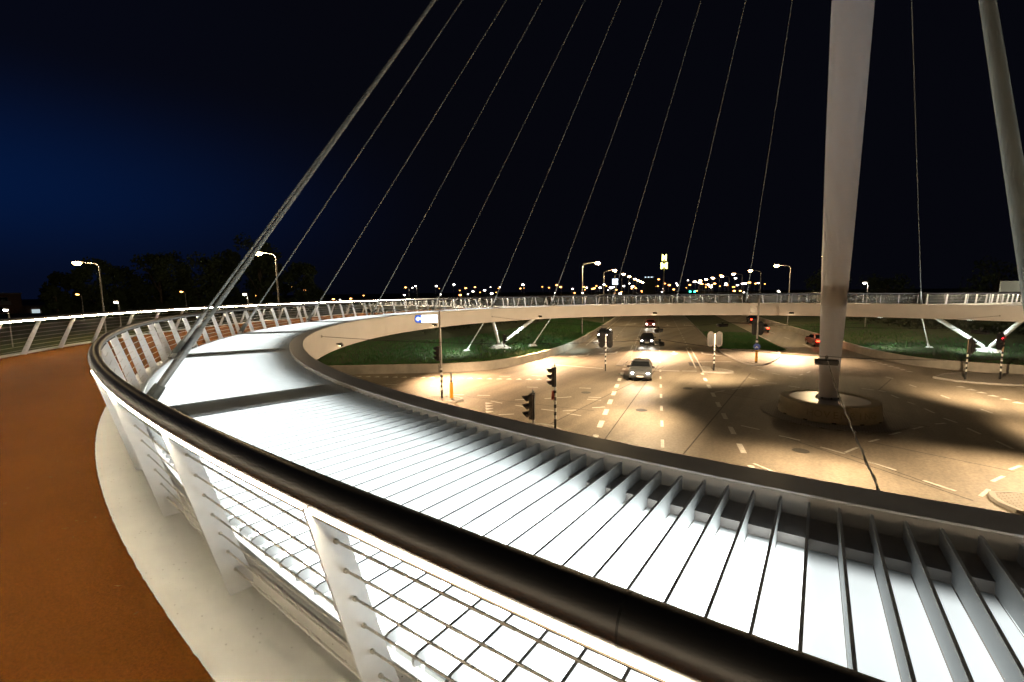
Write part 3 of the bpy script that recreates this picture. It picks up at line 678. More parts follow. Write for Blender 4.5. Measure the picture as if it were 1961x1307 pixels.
# ------------------------------------------------------------------ V supports and ties
def vsupport(foot, azc, label):
    root = thing('bridge_support', label, 'bridge support', foot)
    F = Vector(foot)
    for s in (-1, 1):
        top = P(azc + s * 5.7, 31.6, -0.95) - F; st = Vector((0, 0, 0.25)) + (top * 0.06)
        MB().tube([st, st.lerp(top, .5), top], [0.15, 0.19, 0.20], 16).build('strut', M_white, root, True)
        MB().lathe([(0.26, 0), (0.24, 0.05), (0.16, 0.12)], tuple(st * .7), 16).build('strut_collar', M_white, root, True)
    mb = MB()
    N = 12
    u = P(azc, 1).normalized(); t = Vector((-u.y, u.x, 0))
    prof = [(-1.15, 0.0), (-0.8, 0.22), (-0.35, 0.36), (0, 0.30), (0.35, 0.36), (0.8, 0.22), (1.15, 0.0)]
    v = []
    for w, hz in ((-0.42, 0.55), (-0.16, 1.0), (0.16, 1.0), (0.42, 0.55)):
        for (x, z) in prof: v.append(t * x + u * w + Vector((0, 0, z * hz)))
    n = len(prof); f = [(r * n + i, r * n + i + 1, (r + 1) * n + i + 1, (r + 1) * n + i) for r in range(3) for i in range(n - 1)]
    b0 = len(v)
    for w in (-0.5, 0.5):
        for x in (-1.25, 1.25): v.append(t * x + u * w + Vector((0, 0, -0.15)))
    f += [tuple(range(n)) + (b0 + 1, b0), tuple(range(3 * n, 4 * n)) + (b0 + 3, b0 + 2), (0, n, 2 * n, 3 * n, b0 + 2, b0), (n - 1, 2 * n - 1, 3 * n - 1, 4 * n - 1, b0 + 3, b0 + 1)]
    mb.add(v, f).build('foot_casting', M_white, root)
def tie(foot, az, label):
    root = thing('tie_rod', label, 'tie rod', foot); F = Vector(foot); top = P(az, 31.0, -0.98) - F
    MB().tube([top * 0.10, top], 0.055, 10).build('rod', M_white, root, True)
    MB().tube([Vector((0, 0, 0.02)), top * .05, top * .14], [0.14, 0.11, 0.065], 10).build('fork', M_white, root, True)
    mb = MB(); pts = [(-.5, -.25), (.5, -.25), (.5, .25), (-.5, .25)]
    u = P(az, 1).normalized(); t = Vector((-u.y, u.x, 0))
    mb.add([t * x + u * y + Vector((0, 0, -.12)) for x, y in pts] + [t * x * .4 + u * y * .5 + Vector((0, 0, 0.16)) for x, y in pts], [(3, 2, 1, 0), (4, 5, 6, 7), (0, 1, 5, 4), (1, 2, 6, 5), (2, 3, 7, 6), (3, 0, 4, 7)]).build('foot', M_white, root)
def soffit_lamp(az, foot, label):
    p = P(az, 29.6, -1.16); root = thing('soffit_lamp', label, 'lamp', p, R_(az))
    hb = MB().box((0, 0, 0.03), (0.5, 0.22, 0.14)).build('housing', M_black, root)
    MB().sheet([(-.2, -.08), (.2, -.08), (.2, .08), (-.2, .08)], -0.044).build('lens', mat('soffit_lens', (1, 1, 1), .3, emit=(.85, 1, .95), estr=20), hb)
    L = bpy.data.lights.new('soffit_beam', 'SPOT'); L.energy = 1300; L.color = (0.82, 1.0, 0.92); L.spot_size = R_(130); L.spot_blend = 0.8; L.shadow_soft_size = 0.15
    lo = link('soffit_beam', L, root); lo.location = (0, 0, -0.08); lo.rotation_mode = 'QUATERNION'
    lo.rotation_quaternion = Matrix.Rotation(-R_(az), 4, 'Z').to_quaternion() @ (Vector(foot) - p).normalized().to_track_quat('-Z', 'Y')
soffit_lamp(-97, (-31.5, 3.5, -4.2), 'lamp under the ring left of the left V support')
soffit_lamp(-113.6, (-30.0, 10.5, -4.2), 'lamp under the ring above the left V support')
soffit_lamp(-130, (-27.0, 17.5, -4.2), 'lamp under the ring right of the left V support')
soffit_lamp(157.2, (13.5, 29.5, -4.2), 'lamp under the ring above the right V support')
soffit_lamp(170, (8.0, 31.0, -4.2), 'lamp under the ring right of the pylon')
vsupport((-28.9, 9.4, -4.17), -113.6, 'white V-shaped bridge support standing on the left grass bank')
vsupport((13.1, 28.6, -4.19), 157.2, 'white V-shaped bridge support standing on the right grass bank')
tie((-26.9, 13.1, -4.17), -122.2, 'thin white tie rod right of the left V support')
tie((-30.3, 5.5, -4.17), -105.6, 'thin white tie rod left of the left V support')
tie((9.2, 29.8, -4.2), 164.2, 'thin white tie rod between the pylon and the right V support')

# ------------------------------------------------------------------ span wires and hanging luminaires
HL = {'A': (0.3, -8.7, -1.0), 'B': (-7.5, -5.2, -1.0), 'C': (-9.3, 0.9, -0.82), 'D': (-6.2, 6.8, -0.75), 'F': (7.8, -4.9, -1.0), 'G': (8.1, 7.4, -0.75), 'H': (9.5, 0.8, -1.0)}
hang_names = {'A': 'dark lamp hung on span wires in front of the pylon', 'B': 'dark lamp hung on span wires, lower of two above the middle lanes', 'C': 'dark lamp hung on span wires, upper of two above the middle lanes', 'D': 'dark lamp hung on a span wire above the grass median', 'F': 'dark lamp hung on span wires right of the picture', 'G': 'dark lamp hung on a span wire right of the pylon', 'H': 'added lamp hung on span wires out of view, lighting the right of the crossing'}  # H is an added, unseen lamp that brightens the right side
def hanging(k):
    x, y, zh = HL[k]; root = thing('hanging_lamp', hang_names[k], 'street lamp', (x, y, zh))
    ang = math.atan2(y, x) + math.pi / 2
    mb = MB(); M3 = Matrix.Rotation(ang, 3, 'Z')
    hb = MB().box((0, 0, -0.07), (0.84, 0.30, 0.20), ang).build('housing', M_black, root)
    bv = hb.modifiers.new('bevel', 'BEVEL'); bv.width = .05; bv.segments = 3
    M3 = Matrix.Rotation(ang, 3, 'Z')
    sk = MB()
    for cx_, cy_, dx_, dy_ in (q_ for q_ in ((0, .135, .78, .012), (0, -.135, .78, .012), (.385, 0, .012, .27), (-.385, 0, .012, .27)) if k == 'A' or q_[1] >= 0): sk.box(M3 @ Vector((cx_, cy_, -.178)), (dx_, dy_, .046), ang)
    sk.build('added_skirt', M_black, hb)  # added skirt: hides the bare light source and cuts its flat rays
    MB().box((0, 0, 0.08), (0.1, 0.08, 0.16), ang).build('clamp', M_black, root)
    MB().sheet([(M3 @ Vector(q)).xy for q in ((-.28, -.06, 0), (.28, -.06, 0), (.28, .06, 0), (-.28, .06, 0))], -0.173).build('lens', mat('hang_lens', (1, .9, .7), .3, emit=(1, .72, .36), estr=25), root)
    L = bpy.data.lights.new('downlight', 'SPOT'); L.energy = 5200 if k != 'A' else 4000; L.color = (1.0, 0.72, 0.42); L.spot_size = R_(170); L.spot_blend = 1.0; L.shadow_soft_size = 0.015
    lo = link('downlight', L, root); lo.location = (0, 0, -0.192)
    o = Vector((x, y, 0)).normalized(); lo.rotation_mode = 'QUATERNION'; aim = Vector((-0.5, -8.0, -5.0)) if k == 'F' else o * 8.5 + Vector((0, 0, -6.2)); lo.rotation_quaternion = aim.normalized().to_track_quat('-Z', 'Y')
for k in HL: hanging(k)
def wire(p, q, label, sag=0.35, r=0.012, twist=False):
    p = Vector(p); q = Vector(q); root = thing('span_wire', label, 'wire', p)
    pts = []
    for i in range(17):
        t = i / 16; pts.append((q - p) * t - Vector((0, 0, sag * 4 * t * (1 - t))))
    MB().tube(pts, r, 6).build('wire', M_black, root)
    if twist:
        d = (q - p); c = []
        u = d.normalized(); s1 = u.cross(Vector((0, 0, 1))).normalized(); s2 = u.cross(s1)
        for i in range(120):
            t = i / 119 * 0.75; a = t * 90; c.append(d * t - Vector((0, 0, sag * 4 * t * (1 - t))) + (s1 * math.cos(a) + s2 * math.sin(a)) * 0.016)
        MB().tube(c, 0.006, 5).build('power_lead', M_black, root)
    for e, nm in ((pts[0], 'end_clamp'), (pts[-1], 'end_clamp')):
        MB().lathe([(0.03, -.05), (0.045, -.03), (0.045, .03), (0.03, .05)], tuple(e), 8).build(nm, M_grey, root, True)
H3 = {k: (v[0], v[1], v[2] + 0.14) for k, v in HL.items()}
wire(P(1.2, R_CI - 0.01, 0.10), H3['A'], 'span wire with twisted lead running from the near rim to the lamp by the pylon', 0.15, 0.010, True)
wire(H3['A'], H3['B'], 'span wire between the pylon lamp and the lower lane lamp', 0.12)
wire(H3['B'], H3['C'], 'span wire between the two lamps above the middle lanes', 0.1)
wire(H3['C'], H3['D'], 'span wire between the upper lane lamp and the median lamp', 0.12)
wire(H3['A'], H3['F'], 'span wire running right from the pylon lamp out of view', 0.12)
wire(H3['D'], H3['G'], 'span wire between the median lamp and the lamp right of the pylon', 0.15)
wire(H3['F'], H3['H'], 'span wire from the right lamp to the added lamp out of view', 0.12)
wire(P(-46.1, R_CI - 0.01, -0.05), H3['B'], 'span wire from the left rim to the lower lane lamp', 0.3)
wire(P(-100, R_CI - 0.01, -0.5), H3['C'], 'span wire from the far left rim to the upper lane lamp', 0.2)
wire(P(152, R_CI - 0.01, -0.6), H3['D'], 'span wire from the far right rim to the median lamp', 0.35)

# ------------------------------------------------------------------ traffic signals
def signal_head(root, h, fx, face, lit=None, backboard=False, big=1.0):
    """three-lens head beside the pole; face = direction the lenses look (radians)"""
    F = Vector((math.cos(face), math.sin(face), 0)); S = Vector((-F.y, F.x, 0)); c = Vector((0, 0, h)) + S * fx + F * 0.04
    M3 = Matrix((( F.x, S.x, 0), (F.y, S.y, 0), (0, 0, 1)))
    mb = MB(); mb.box(c, (0.22, 0.30 * big, 0.95 * big), M=M3)
    hd = mb.build('signal_head', M_black, root)
    if backboard:
        pg = []
        for a in range(0, 360, 15):
            y = 0.27 * big * math.cos(R_(a)); z = 0.30 * big * math.sin(R_(a)) + (0.36 if R_(a) < math.pi else -0.36) * big; pg.append((y, z))
        n = len(pg); mb = MB()
        mb.add([c + S * y + Vector((0, 0, z)) - F * .02 for y, z in pg] + [c + S * y + Vector((0, 0, z)) - F * .035 for y, z in pg], [tuple(range(n)), tuple(range(2 * n - 1, n - 1, -1))] + [(i, (i + 1) % n, n + (i + 1) % n, n + i) for i in range(n)])
        mb.build('backboard', mat('backboard_grey', (0.05, 0.042, 0.04), 0.7) if backboard == 'grey' else M_black, hd)
    for i, zz in enumerate((0.30, 0.0, -0.30)):
        lc = c + F * 0.112 + Vector((0, 0, zz * big)); v = []; n = 12
        for k in range(n): v.append(lc + S * 0.10 * big * math.cos(2 * math.pi * k / n) + Vector((0, 0, 0.10 * big * math.sin(2 * math.pi * k / n))))
        MB().add(v, [tuple(range(n))]).build('lens', M_red if lit == i else M_lensk, hd)
        v = []; m = 9
        for k in range(m):
            a = math.pi * (-0.15 + 1.3 * k / (m - 1)); w = S * 0.125 * big * math.cos(a) + Vector((0, 0, 0.125 * big * math.sin(a))); dep = 0.27 * big * max(.12, .5 + .5 * math.sin(a))
            v += [lc + w - F * .005, lc + w + F * dep - Vector((0, 0, 0.05 * big))]
        MB().add(v, [(2 * k, 2 * k + 1, 2 * k + 3, 2 * k + 2) for k in range(m - 1)]).build('visor', M_black, hd)
    return hd
def pole(root, H, r=0.06, top_mat=None, band_top=2.1, first=0.62, bh=0.19):
    pl = MB().tube([(0, 0, band_top), (0, 0, H)], [r, r * .9], 12).build('pole', top_mat or M_grey, root, True)
    MB().lathe([(r * .8, H - 0.0), (r * .75, H + 0.03), (r * .3, H + .05)], (0, 0, 0), 12).build('pole_cap', M_grey, pl, True)
    z = 0.0; seq = [(first, M_bandk)]; zz = first; w = True
    while zz < band_top - 0.01:
        hh = min(bh, band_top - zz); seq.append((hh, M_bandw if w else M_bandk)); w = not w; zz += hh
    for hh, m in seq:
        MB().tube([(0, 0, z), (0, 0, z + hh)], r * 1.06, 12).build('band', m, root, True); z += hh
    return pl
toCam = lambda p: math.atan2(CAM.y - p[1], CAM.x - p[0])
DIR_T = math.atan2(0.96, -0.28)       # along the main road away from the crossing
DIR_S = math.atan2(0.28, 0.96)

p1 = (-20.9, -8.7); r1 = thing('traffic_signal', 'tall pole on the left island carrying a lit white street sign', 'traffic light', (*p1, ZG + 0.1))
pole(r1, 5.8, 0.075, M_grey, 2.05, .55, .17); signal_head(r1, 3.05, 0.24, DIR_S + math.pi, None)
MB().box((0, 0, 0), (0.10, 0.16, 0.5)).build('push_button', M_grey, r1).location = (-0.10, -0.04, 2.0)
sg = MB(); vdir = toCam(p1); S_ = Vector((-math.sin(vdir), math.cos(vdir), 0)); F_ = Vector((math.cos(vdir), math.sin(vdir), 0))
def signslab(x0, x1, z0, z1, d0, d1, round_left=False):
    pg = [(x1, z0), (x1, z1)]
    if round_left:
        r = (z1 - z0) / 2
        for a in range(90, 271, 15): pg.append((x0 + r * .6 + r * .6 * math.cos(R_(a)), (z0 + z1) / 2 + r * math.sin(R_(a))))
    else: pg += [(x0, z1), (x0, z0)]
    n = len(pg); mb = MB()
    mb.add([S_ * -x + F_ * d0 + Vector((0, 0, z)) for x, z in pg] + [S_ * -x + F_ * d1 + Vector((0, 0, z)) for x, z in pg], [tuple(range(n)), tuple(range(2 * n - 1, n - 1, -1))] + [(i, (i + 1) % n, n + (i + 1) % n, n + i) for i in range(n)])
    return mb
# S_ points to the left seen from the camera side: keep the box left of the pole
S_ = -S_ if (S_.dot(rt) > 0) else S_
sb = signslab(-1.62, -0.10, 5.07, 5.62, -0.10, 0.10, True).build('sign_box', M_grey, r1)
signslab(-1.17, -0.14, 5.10, 5.59, 0.10, 0.108).build('sign_face', M_signlit, sb)
signslab(-1.60, -1.175, 5.10, 5.59, 0.10, 0.108, True).build('sign_end', M_signblue, sb)
signslab(-1.48, -1.22, 5.29, 5.41, 0.108, 0.112).build('arrow_shaft', M_signlit, sb)
MB().add([S_ * 1.54 + F_ * .112 + Vector((0, 0, 5.35)), S_ * 1.38 + F_ * .112 + Vector((0, 0, 5.50)), S_ * 1.38 + F_ * .112 + Vector((0, 0, 5.20))], [(0, 1, 2)]).build('arrow_head', M_signlit, sb)
yb = thing('marker_post', 'yellow bollard with grey top beside the tall pole on the left island', 'bollard', (-20.35, -8.35, ZG + 0.1))
MB().tube([(0, 0, 0), (0, 0, 0.03), (0, 0, 1.02), (0, 0, 1.06)], [0.09, 0.115, 0.115, 0.09], 14).build('shell', M_yellow, yb, True, 50)
MB().tube([(0, 0, 1.06), (0, 0, 1.25)], 0.055, 10).build('neck', M_bandk, yb, True)
MB().box((0, 0, 1.50), (0.10, 0.17, 0.5), 0.4).build('top_sign', M_grey, yb)

p2 = (-10.95, -11.2); r2 = thing('traffic_signal', 'striped signal pole showing red, in the middle of the crossing', 'traffic light', (*p2, ZG + 0.1))
pole(r2, 3.25, 0.055, M_bandw); signal_head(r2, 2.82, 0.21, math.pi + 0.42, 1, True)
MB().box((0, 0, 0), (0.08, 0.13, 0.46), M=Matrix.Rotation(R_(6), 3, 'Y')).build('push_button', mat('red_box', (0.35, 0.05, 0.03), 0.5), r2).location = (-0.10, -0.06, 1.85)
p3 = (-9.25, -16.15); r3 = thing('traffic_signal', 'black three-lamp signal rising just behind the near rim', 'traffic light', (*p3, ZG + 0.1))
pole(r3, 3.15, 0.055, M_bandw, 1.9); signal_head(r3, 2.62, 0.20, math.pi + 0.45, None, True, 1.05)
p4 = (-15.5, 6.5); r4 = thing('traffic_signal', 'striped pole with twin black signal boards left of the middle lanes', 'traffic light', (*p4, ZG + 0.1))
pole(r4, 3.2, 0.055, M_bandw, 2.1)
for fx in (-0.34, 0.34): signal_head(r4, 2.72, fx, DIR_T, None, True)
p5 = (-7.5, 11.4); r5 = thing('traffic_signal', 'bright white striped pole with twin grey-backed signals by the median', 'traffic light', (*p5, ZG + 0.1))
pole(r5, 3.22, 0.06, M_bandw, 2.0)
for fx in (-0.34, 0.34): signal_head(r5, 2.75, fx, DIR_T, None, 'grey')
p6 = (-4.9, 17.9); r6 = thing('traffic_signal', 'tall signal mast on the median nose with round blue sign', 'traffic light', (*p6, ZG + 0.1))
pole(r6, 6.0, 0.085, M_grey, 2.3, .6, .17)
for fx in (-0.24, 0.24): signal_head(r6, 3.3, fx, DIR_T, None, True)
signal_sign = MB().box((0, 0, 0), (0.10, 0.55, 0.62), toCam(p6)).build('sign_panel', M_grey, r6); signal_sign.location = (-0.42, 0.0, 5.05)
c_ = toCam(p6); F6 = Vector((math.cos(c_), math.sin(c_), 0)); S6 = Vector((-F6.y, F6.x, 0))
v = [F6 * .12 + S6 * .30 * math.cos(k * math.pi / 10) + Vector((0, 0, 1.55 + .30 * math.sin(k * math.pi / 10))) for k in range(20)]
bs = MB().add(v + [q - F6 * .03 for q in v], [tuple(range(20)), tuple(range(39, 19, -1))] + [(i, (i + 1) % 20, 20 + (i + 1) % 20, 20 + i) for i in range(20)]).build('round_sign', M_blue, r6)
for a0 in (45, 135):
    a = R_(-a0); dv = S6 * math.cos(a) + Vector((0, 0, math.sin(a))); nv = S6 * -math.sin(a) + Vector((0, 0, math.cos(a))); c0 = F6 * .124 + Vector((0, 0, 1.55))
    MB().add([c0 - dv * .05 + nv * .03, c0 - dv * .05 - nv * .03, c0 + dv * .2 - nv * .03, c0 + dv * .2 + nv * .03], [(0, 1, 2, 3)]).build('sign_arrow', M_mark, bs)
MB().tube([F6 * .14 + Vector((0, 0, 0.15)), F6 * .14 + Vector((0, 0, 1.2))], 0.10, 12).build('marker_shell', M_yellow, r6, True)
p7 = (9.4, 16.4); r7 = thing('traffic_signal', 'left of two striped signal poles in front of the right wall', 'traffic light', (*p7, ZG + 0.1))
pole(r7, 3.1, 0.055, mat('pole_brown', (0.40, 0.26, 0.18), 0.5)); signal_head(r7, 2.6, -0.26, 0.35, None, True)
p8 = (11.6, 17.9); r8 = thing('traffic_signal', 'right of two striped signal poles, showing red, in front of the right wall', 'traffic light', (*p8, ZG + 0.1))
pole(r8, 3.3, 0.055, MATS['pole_brown']); signal_head(r8, 2.9, -0.26, -1.1, 0, True)
MB().tube([(-.22, .1, 2.05), (-.22, .1, 3.55)], 0.05, 10).build('side_post', M_bandw, r8, True)
MB().tube([(0, 0, 1.9), (-.22, .1, 2.1)], 0.025, 6).build('bracket', M_grey, r8)
p9 = (-26.9, 7.5); r9 = thing('traffic_signal', 'small striped signal pole on the left bank in front of the V support', 'traffic light', (*p9, ZG + 0.75))
pole(r9, 1.95, 0.05, M_bandw, 0.85, .2, .17); signal_head(r9, 1.55, -0.24, 0.3, None, True, .9)

# ------------------------------------------------------------------ street lamps
def street_lamp(x, y, H, arm, label, group, warm=M_lampw, power=600, head=0.34, z0=ZG, col=(1, .72, .38), r=0.085):
    root = thing('street_lamp', label, 'street lamp', (x, y, z0), 0, group)
    a = Vector((math.cos(arm[1]), math.sin(arm[1]), 0)) * arm[0]
    MB().tube([(0, 0, 0), (0, 0, 1.2), (0, 0, 1.3), (0, 0, H - .3), Vector((0, 0, H - .05)) + a * .12, Vector((0, 0, H + .1)) + a * .5, Vector((0, 0, H + .2)) + a], [r * 1.3, r * 1.3, r, r * .7, r * .6, r * .5, r * .45], 10).build('mast', M_grey, root, True)
    hp = Vector((0, 0, H + .2)) + a * 1.05; u = a.normalized() if a.length > .01 else Vector((1, 0, 0))
    lh = MB().tube([hp - u * .35, hp - u * .2, hp + u * .25, hp + u * .38], [.06, .13, .13, .05], 10).build('lamp_head', M_grey, root, True)
    c = hp + u * .05 - Vector((0, 0, 0.12))
    MB().lathe([(0.02, -head * .42), (head * .5, -head * .3), (head * .72, 0), (head * .5, head * .2), (.02, head * .26)], tuple(c), 12).build('lamp_bowl', warm, lh, True)
    if power:
        L = bpy.data.lights.new('lamp_light', 'POINT'); L.energy = power; L.color = col; L.shadow_soft_size = 0.15
        link('lamp_light', L, root).location = c - Vector((0, 0, .45))
    return root
G1 = 'lamp row left of the main road'; G2 = 'lamp row right of the main road'
aL = math.atan2(0.28, 0.96); aR = aL + math.pi
for i, t in enumerate([37.1, 64.9, 90, 114.4, 149.7, 181, 215, 250]):
    street_lamp(*ST(-19.2, t), 10.9, (2.0, aL), f'street lamp left of the main road, {ORD[i]} nearest of its row', G1, power=3000 if i < 2 else 0, head=0.52 + i * .05)
for i, t in enumerate([36.4, 61, 85, 109, 133, 158, 184, 212, 245]):
    street_lamp(*ST(12.9, t), 10.9, (2.0, aR), f'street lamp right of the main road, {ORD[i]} nearest of its row', G2, power=3000 if i < 2 else 0, head=0.52 + i * .05)
street_lamp(-70.2, -12.6, 10.9, (2.3, R_(215)), 'tall street lamp at the far left above the outer railing', 'lamps along the left road', power=2500, head=.62)
street_lamp(-43.2, -6.8, 10.9, (1.5, R_(215)), 'tall street lamp in front of the dark trees on the left', 'lamps along the left road', power=2500, head=.52)
for (x, y, z), lab in zip([(-72.0, -10.6, 1.2), (-62.5, 0.1, 2.0), (-79.0, -18.9, 0.5), (-85.0, 53.2, 3.5), (5.5, 53.3, 2.6), (-7.7, 88.2, 1.3)],
                          ['short white path lamp just above the left railing near the trees', 'path lamp shining in front of the tree group left of the second cable', 'short white path lamp in front of the brick building', 'white lamp above the railing left of the main road', 'short white lamp above the railing right of the pylon', 'short white lamp above the railing left of the pylon']):
    street_lamp(x, y, z - ZG - .2, (0.35, R_(200)), lab, 'short path lamps', M_lampc, 120, .34, col=(1, .9, .7), r=.06)
for (x, y, z), lab in zip([(-102.4, 8.6, 2.6), (-106.9, -5.5, 2.3), (-132.4, 14.0, 2.9), (-110.8, 36.4, 3.6), (-109.3, 38.9, 2.8), (-86.4, 51.8, 3.2)],
                          ['dim orange lamp in front of the middle of the tree group', 'dim orange lamp right of the brick building', 'dim orange lamp among the trees left of the first cable', 'dim orange lamp at the right end of the trees, upper', 'dim orange lamp at the right end of the trees, lower', 'dim lamp beside the white lamp left of the main road']):
    street_lamp(x, y, z - ZG - .2, (0.8, R_(200)), lab, 'dim orange lamps', M_lampo, 0, .4, r=.07)
far = [(-283.9, 116.1, 0.6), (-290.6, 175.8, -2.6), (-318.5, 200.4, -4.0), (-342.5, 230.1, -3.3), (-365.4, 260.9, -1.0), (-250.2, 206.0, -0.2), (-260.0, 248.4, 6.4), (-281.6, 278.8, -0.6), (-297.6, 313.9, 8.6), (-213.3, 224.2, -0.6), (-233.2, 255.8, -0.2), (-252.2, 287.9, 1.8), (-270.9, 320.3, 0.8), (-192.4, 225.4, 2.5), (-211.4, 257.4, 0.1), (-210.2, 302.9, 7.0), (-204.1, 349.2, 6.7), (-217.0, 384.3, 5.0), (-153.3, 278.7, 2.9), (-167.0, 313.2, -0.4), (-178.1, 348.8, -0.7), (-188.9, 384.6, 4.1), (-135.4, 273.8, 2.7), (-147.8, 308.8, 3.2), (-159.3, 344.1, 3.7), (-169.3, 380.0, 6.7), (-119.3, 267.6, 3.3), (-129.8, 303.2, 3.8), (-139.6, 339.1, -1.3), (-148.4, 375.3, 5.0), (-157.4, 411.3, 7.7), (-113.1, 296.5, 3.9), (-119.8, 333.3, 0.7), (-125.9, 370.2, -0.8), (-128.2, 408.2, 11.0), (-88.8, 291.5, 5.7), (-96.8, 327.7, 4.9), (-99.7, 365.1, 6.4), (-100.7, 403.0, 9.4), (-68.0, 284.2, 6.3), (-73.7, 320.9, 6.3), (-79.5, 357.4, 8.0), (-83.9, 394.3, 5.4), (-90.4, 430.7, 10.9), (-65.0, 310.4, 3.6), (-69.2, 347.2, 10.0), (-75.0, 383.8, 6.0), (-75.4, 421.2, 13.7), (-53.2, 300.2, 5.1), (-57.0, 337.1, 4.3), (-58.0, 374.4, 9.8), (-60.2, 411.4, 4.6), (-40.5, 289.9, 4.8), (-41.3, 327.1, 5.8), (-42.7, 364.2, 5.3), (-43.3, 401.3, 6.0), (-43.2, 438.5, 5.4), (-48.7, 314.1, 0.2), (-51.1, 351.1, -0.0), (-52.2, 388.2, -1.5)]
rr = random.Random(3)
for i, (x, y, z) in enumerate(far):
    warm = rr.random() < .55
    street_lamp(x, y, max(1.2, z - ZG - .2), (0.6, R_(200 if i % 2 else 20)), 'tiny distant orange lamp on the horizon' if warm else 'tiny distant white lamp on the horizon', 'far orange lamps on the horizon' if warm else 'far white lamps on the horizon', M_lampo if warm else M_lampc, 0, rr.uniform(.8, 1.7), r=.08)

for i in range(54):
    b = R_(rr.choice([rr.uniform(-46, -27), rr.uniform(-27, -5), rr.uniform(-24, -7)])); dd = rr.uniform(330, 560); warm = rr.random() < .7
    street_lamp(CAM.x + math.sin(b) * dd, CAM.y + math.cos(b) * dd, rr.uniform(4, 11.5), (0.6, R_(200)), 'tiny distant orange lamp on the horizon' if warm else 'tiny distant white lamp on the horizon', 'far orange lamps on the horizon' if warm else 'far white lamps on the horizon', M_lampo if warm else M_lampc, 0, rr.uniform(.6, 1.5), r=.08)

# ------------------------------------------------------------------ far signs and signals
def mesh_text(txt, size, m, name, parent, ext=.05):
    cu = bpy.data.curves.new(name, 'FONT'); cu.body = txt; cu.size = size; cu.extrude = ext; cu.align_x = 'CENTER'; cu.align_y = 'BOTTOM'; cu.offset = size * .03
    tmp = bpy.data.objects.new('tmp', cu); COL.objects.link(tmp); dg = bpy.context.evaluated_depsgraph_get(); dg.update()
    me = bpy.data.meshes.new_from_object(tmp.evaluated_get(dg)); bpy.data.objects.remove(tmp); me.materials.clear(); me.materials.append(m)
    o = link(name, me, parent); return o
mc = thing('mast_sign', 'tall mast with two lit yellow letter signs above the horizon', 'sign', (-80.7, 257.4, ZG)); fa = math.atan2(CAM.y - 257.4, CAM.x + 80.7)
MB().tube([(0, 0, 0), (0, 0, 27)], [0.5, 0.3], 10).build('mast', M_grey, mc, True)
for z, sx in ((23.2, .75), (18.4, 1.1)):
    o = mesh_text('M', 5.2, M_mc, 'letter_sign', mc, .3); o.location = (math.cos(fa) * .8, math.sin(fa) * .8, z); o.rotation_euler = (R_(90), 0, fa + R_(90)); o.scale = (sx, 1, 1)
bl = thing('billboard', 'lit pale blue billboard panel on a post left of the main road', 'billboard', (-57.7, 117.7, ZG)); fb_ = math.atan2(CAM.y - 117.7, CAM.x + 57.7)
MB().tube([(0, 0, 0), (0, 0, 12)], .14, 8).build('post', M_grey, bl, True)
pn = MB().box((math.cos(fb_) * .3, math.sin(fb_) * .3, 9.75), (0.25, 2.0, 2.1), fb_).build('panel_case', M_grey, bl)
MB().box((math.cos(fb_) * .44, math.sin(fb_) * .44, 9.75), (0.02, 1.8, 1.9), fb_).build('panel_face', M_bill, pn)
of = thing('office_block', 'dark far office block with a row of small white lights along its top', 'building', (-104.5, 305, ZG)); ff = math.atan2(CAM.y - 305, CAM.x + 104.5)
MB().box((0, 0, 7.6), (8, 9, 15.2), ff).build('wall', mat('far_block', (.03, .03, .035), .8), of)
for i in range(8):
    MB().box(Vector((math.cos(ff) * 4.1, math.sin(ff) * 4.1, 15.6)) + Vector((-math.sin(ff), math.cos(ff), 0)) * (i - 3.5) * .75, (.1, .45, .6), ff).build('roof_light', M_winlit if i % 3 else M_bill, of)
tg = thing('signal_gantry', 'distant signal gantry with two green lamps over the far road', 'traffic light', (-33.0, 135.2, ZG))
MB().tube([(0, 0, 0), (0, 0, 6.6), (-5, -1, 6.6)], [.12, .1, .07], 8).build('mast', M_grey, tg, True)
for (x, y) in ((-4.4, -.9), (-3.0, -.6)):
    hd = MB().box((x, y, 6.2), (.5, .3, 1.1), .2).build('signal_head', M_black, tg)
    MB().lathe([(.02, -.28), (.22, -.2), (.3, 0), (.22, .2), (.02, .28)], (x + .1, y - .25, 6.15), 10).build('lens', M_green, hd, True)
bo = thing('info_board', 'pale rectangular board on a frame at the far right above the railing', 'sign', (17.5, 42.0, ZG + 2.0))
MB().box((0, 0, 5.0), (2.2, .12, 1.3), .3).build('board', mat('board_pale', (.25, .28, .28), .6), bo)
for s in (-.9, .9): MB().tube([(s, .3 * s, 0), (s, .3 * s, 4.5)], .06, 8).build('leg', M_grey, bo)

# ------------------------------------------------------------------ brick building on the left
bd = thing('brick_building', 'dark brick apartment block with a few lit windows at the far left', 'building', (-180.0, -7.0, ZG)); bd.rotation_euler = (0, 0, R_(2))
MB().box((-5, -6, 3.9), (10, 26, 7.8)).build('wall', M_brick, bd)
MB().box((-5, -6, 7.95), (10.4, 26.4, 0.3)).build('roof_edge', M_conc, bd)
MB().box((-4, 9.5, 2.3), (8, 5, 4.6)).build('side_wing', M_brick, bd)
wk = 0
for fl, z in enumerate((1.4, 3.7, 6.2)):
    for j, y in enumerate((-17, -13.6, -10.2, -6.8, -3.2, 0.2, 3.4)):
        lit = (fl, j) in ((1, 5), (2, 5), (2, 2), (1, 2), (0, 6), (1, 0))
        w = 1.3 if lit else 2.1
        fr = MB().box((0.03, y, z), (.1, w, 1.5)).build('window', M_frame, bd)
        for s in (-1, 1): MB().box((0.09, y + s * w * .25, z), (.02, w * .45, 1.36)).build('pane', M_winlit if lit else M_windark, fr)
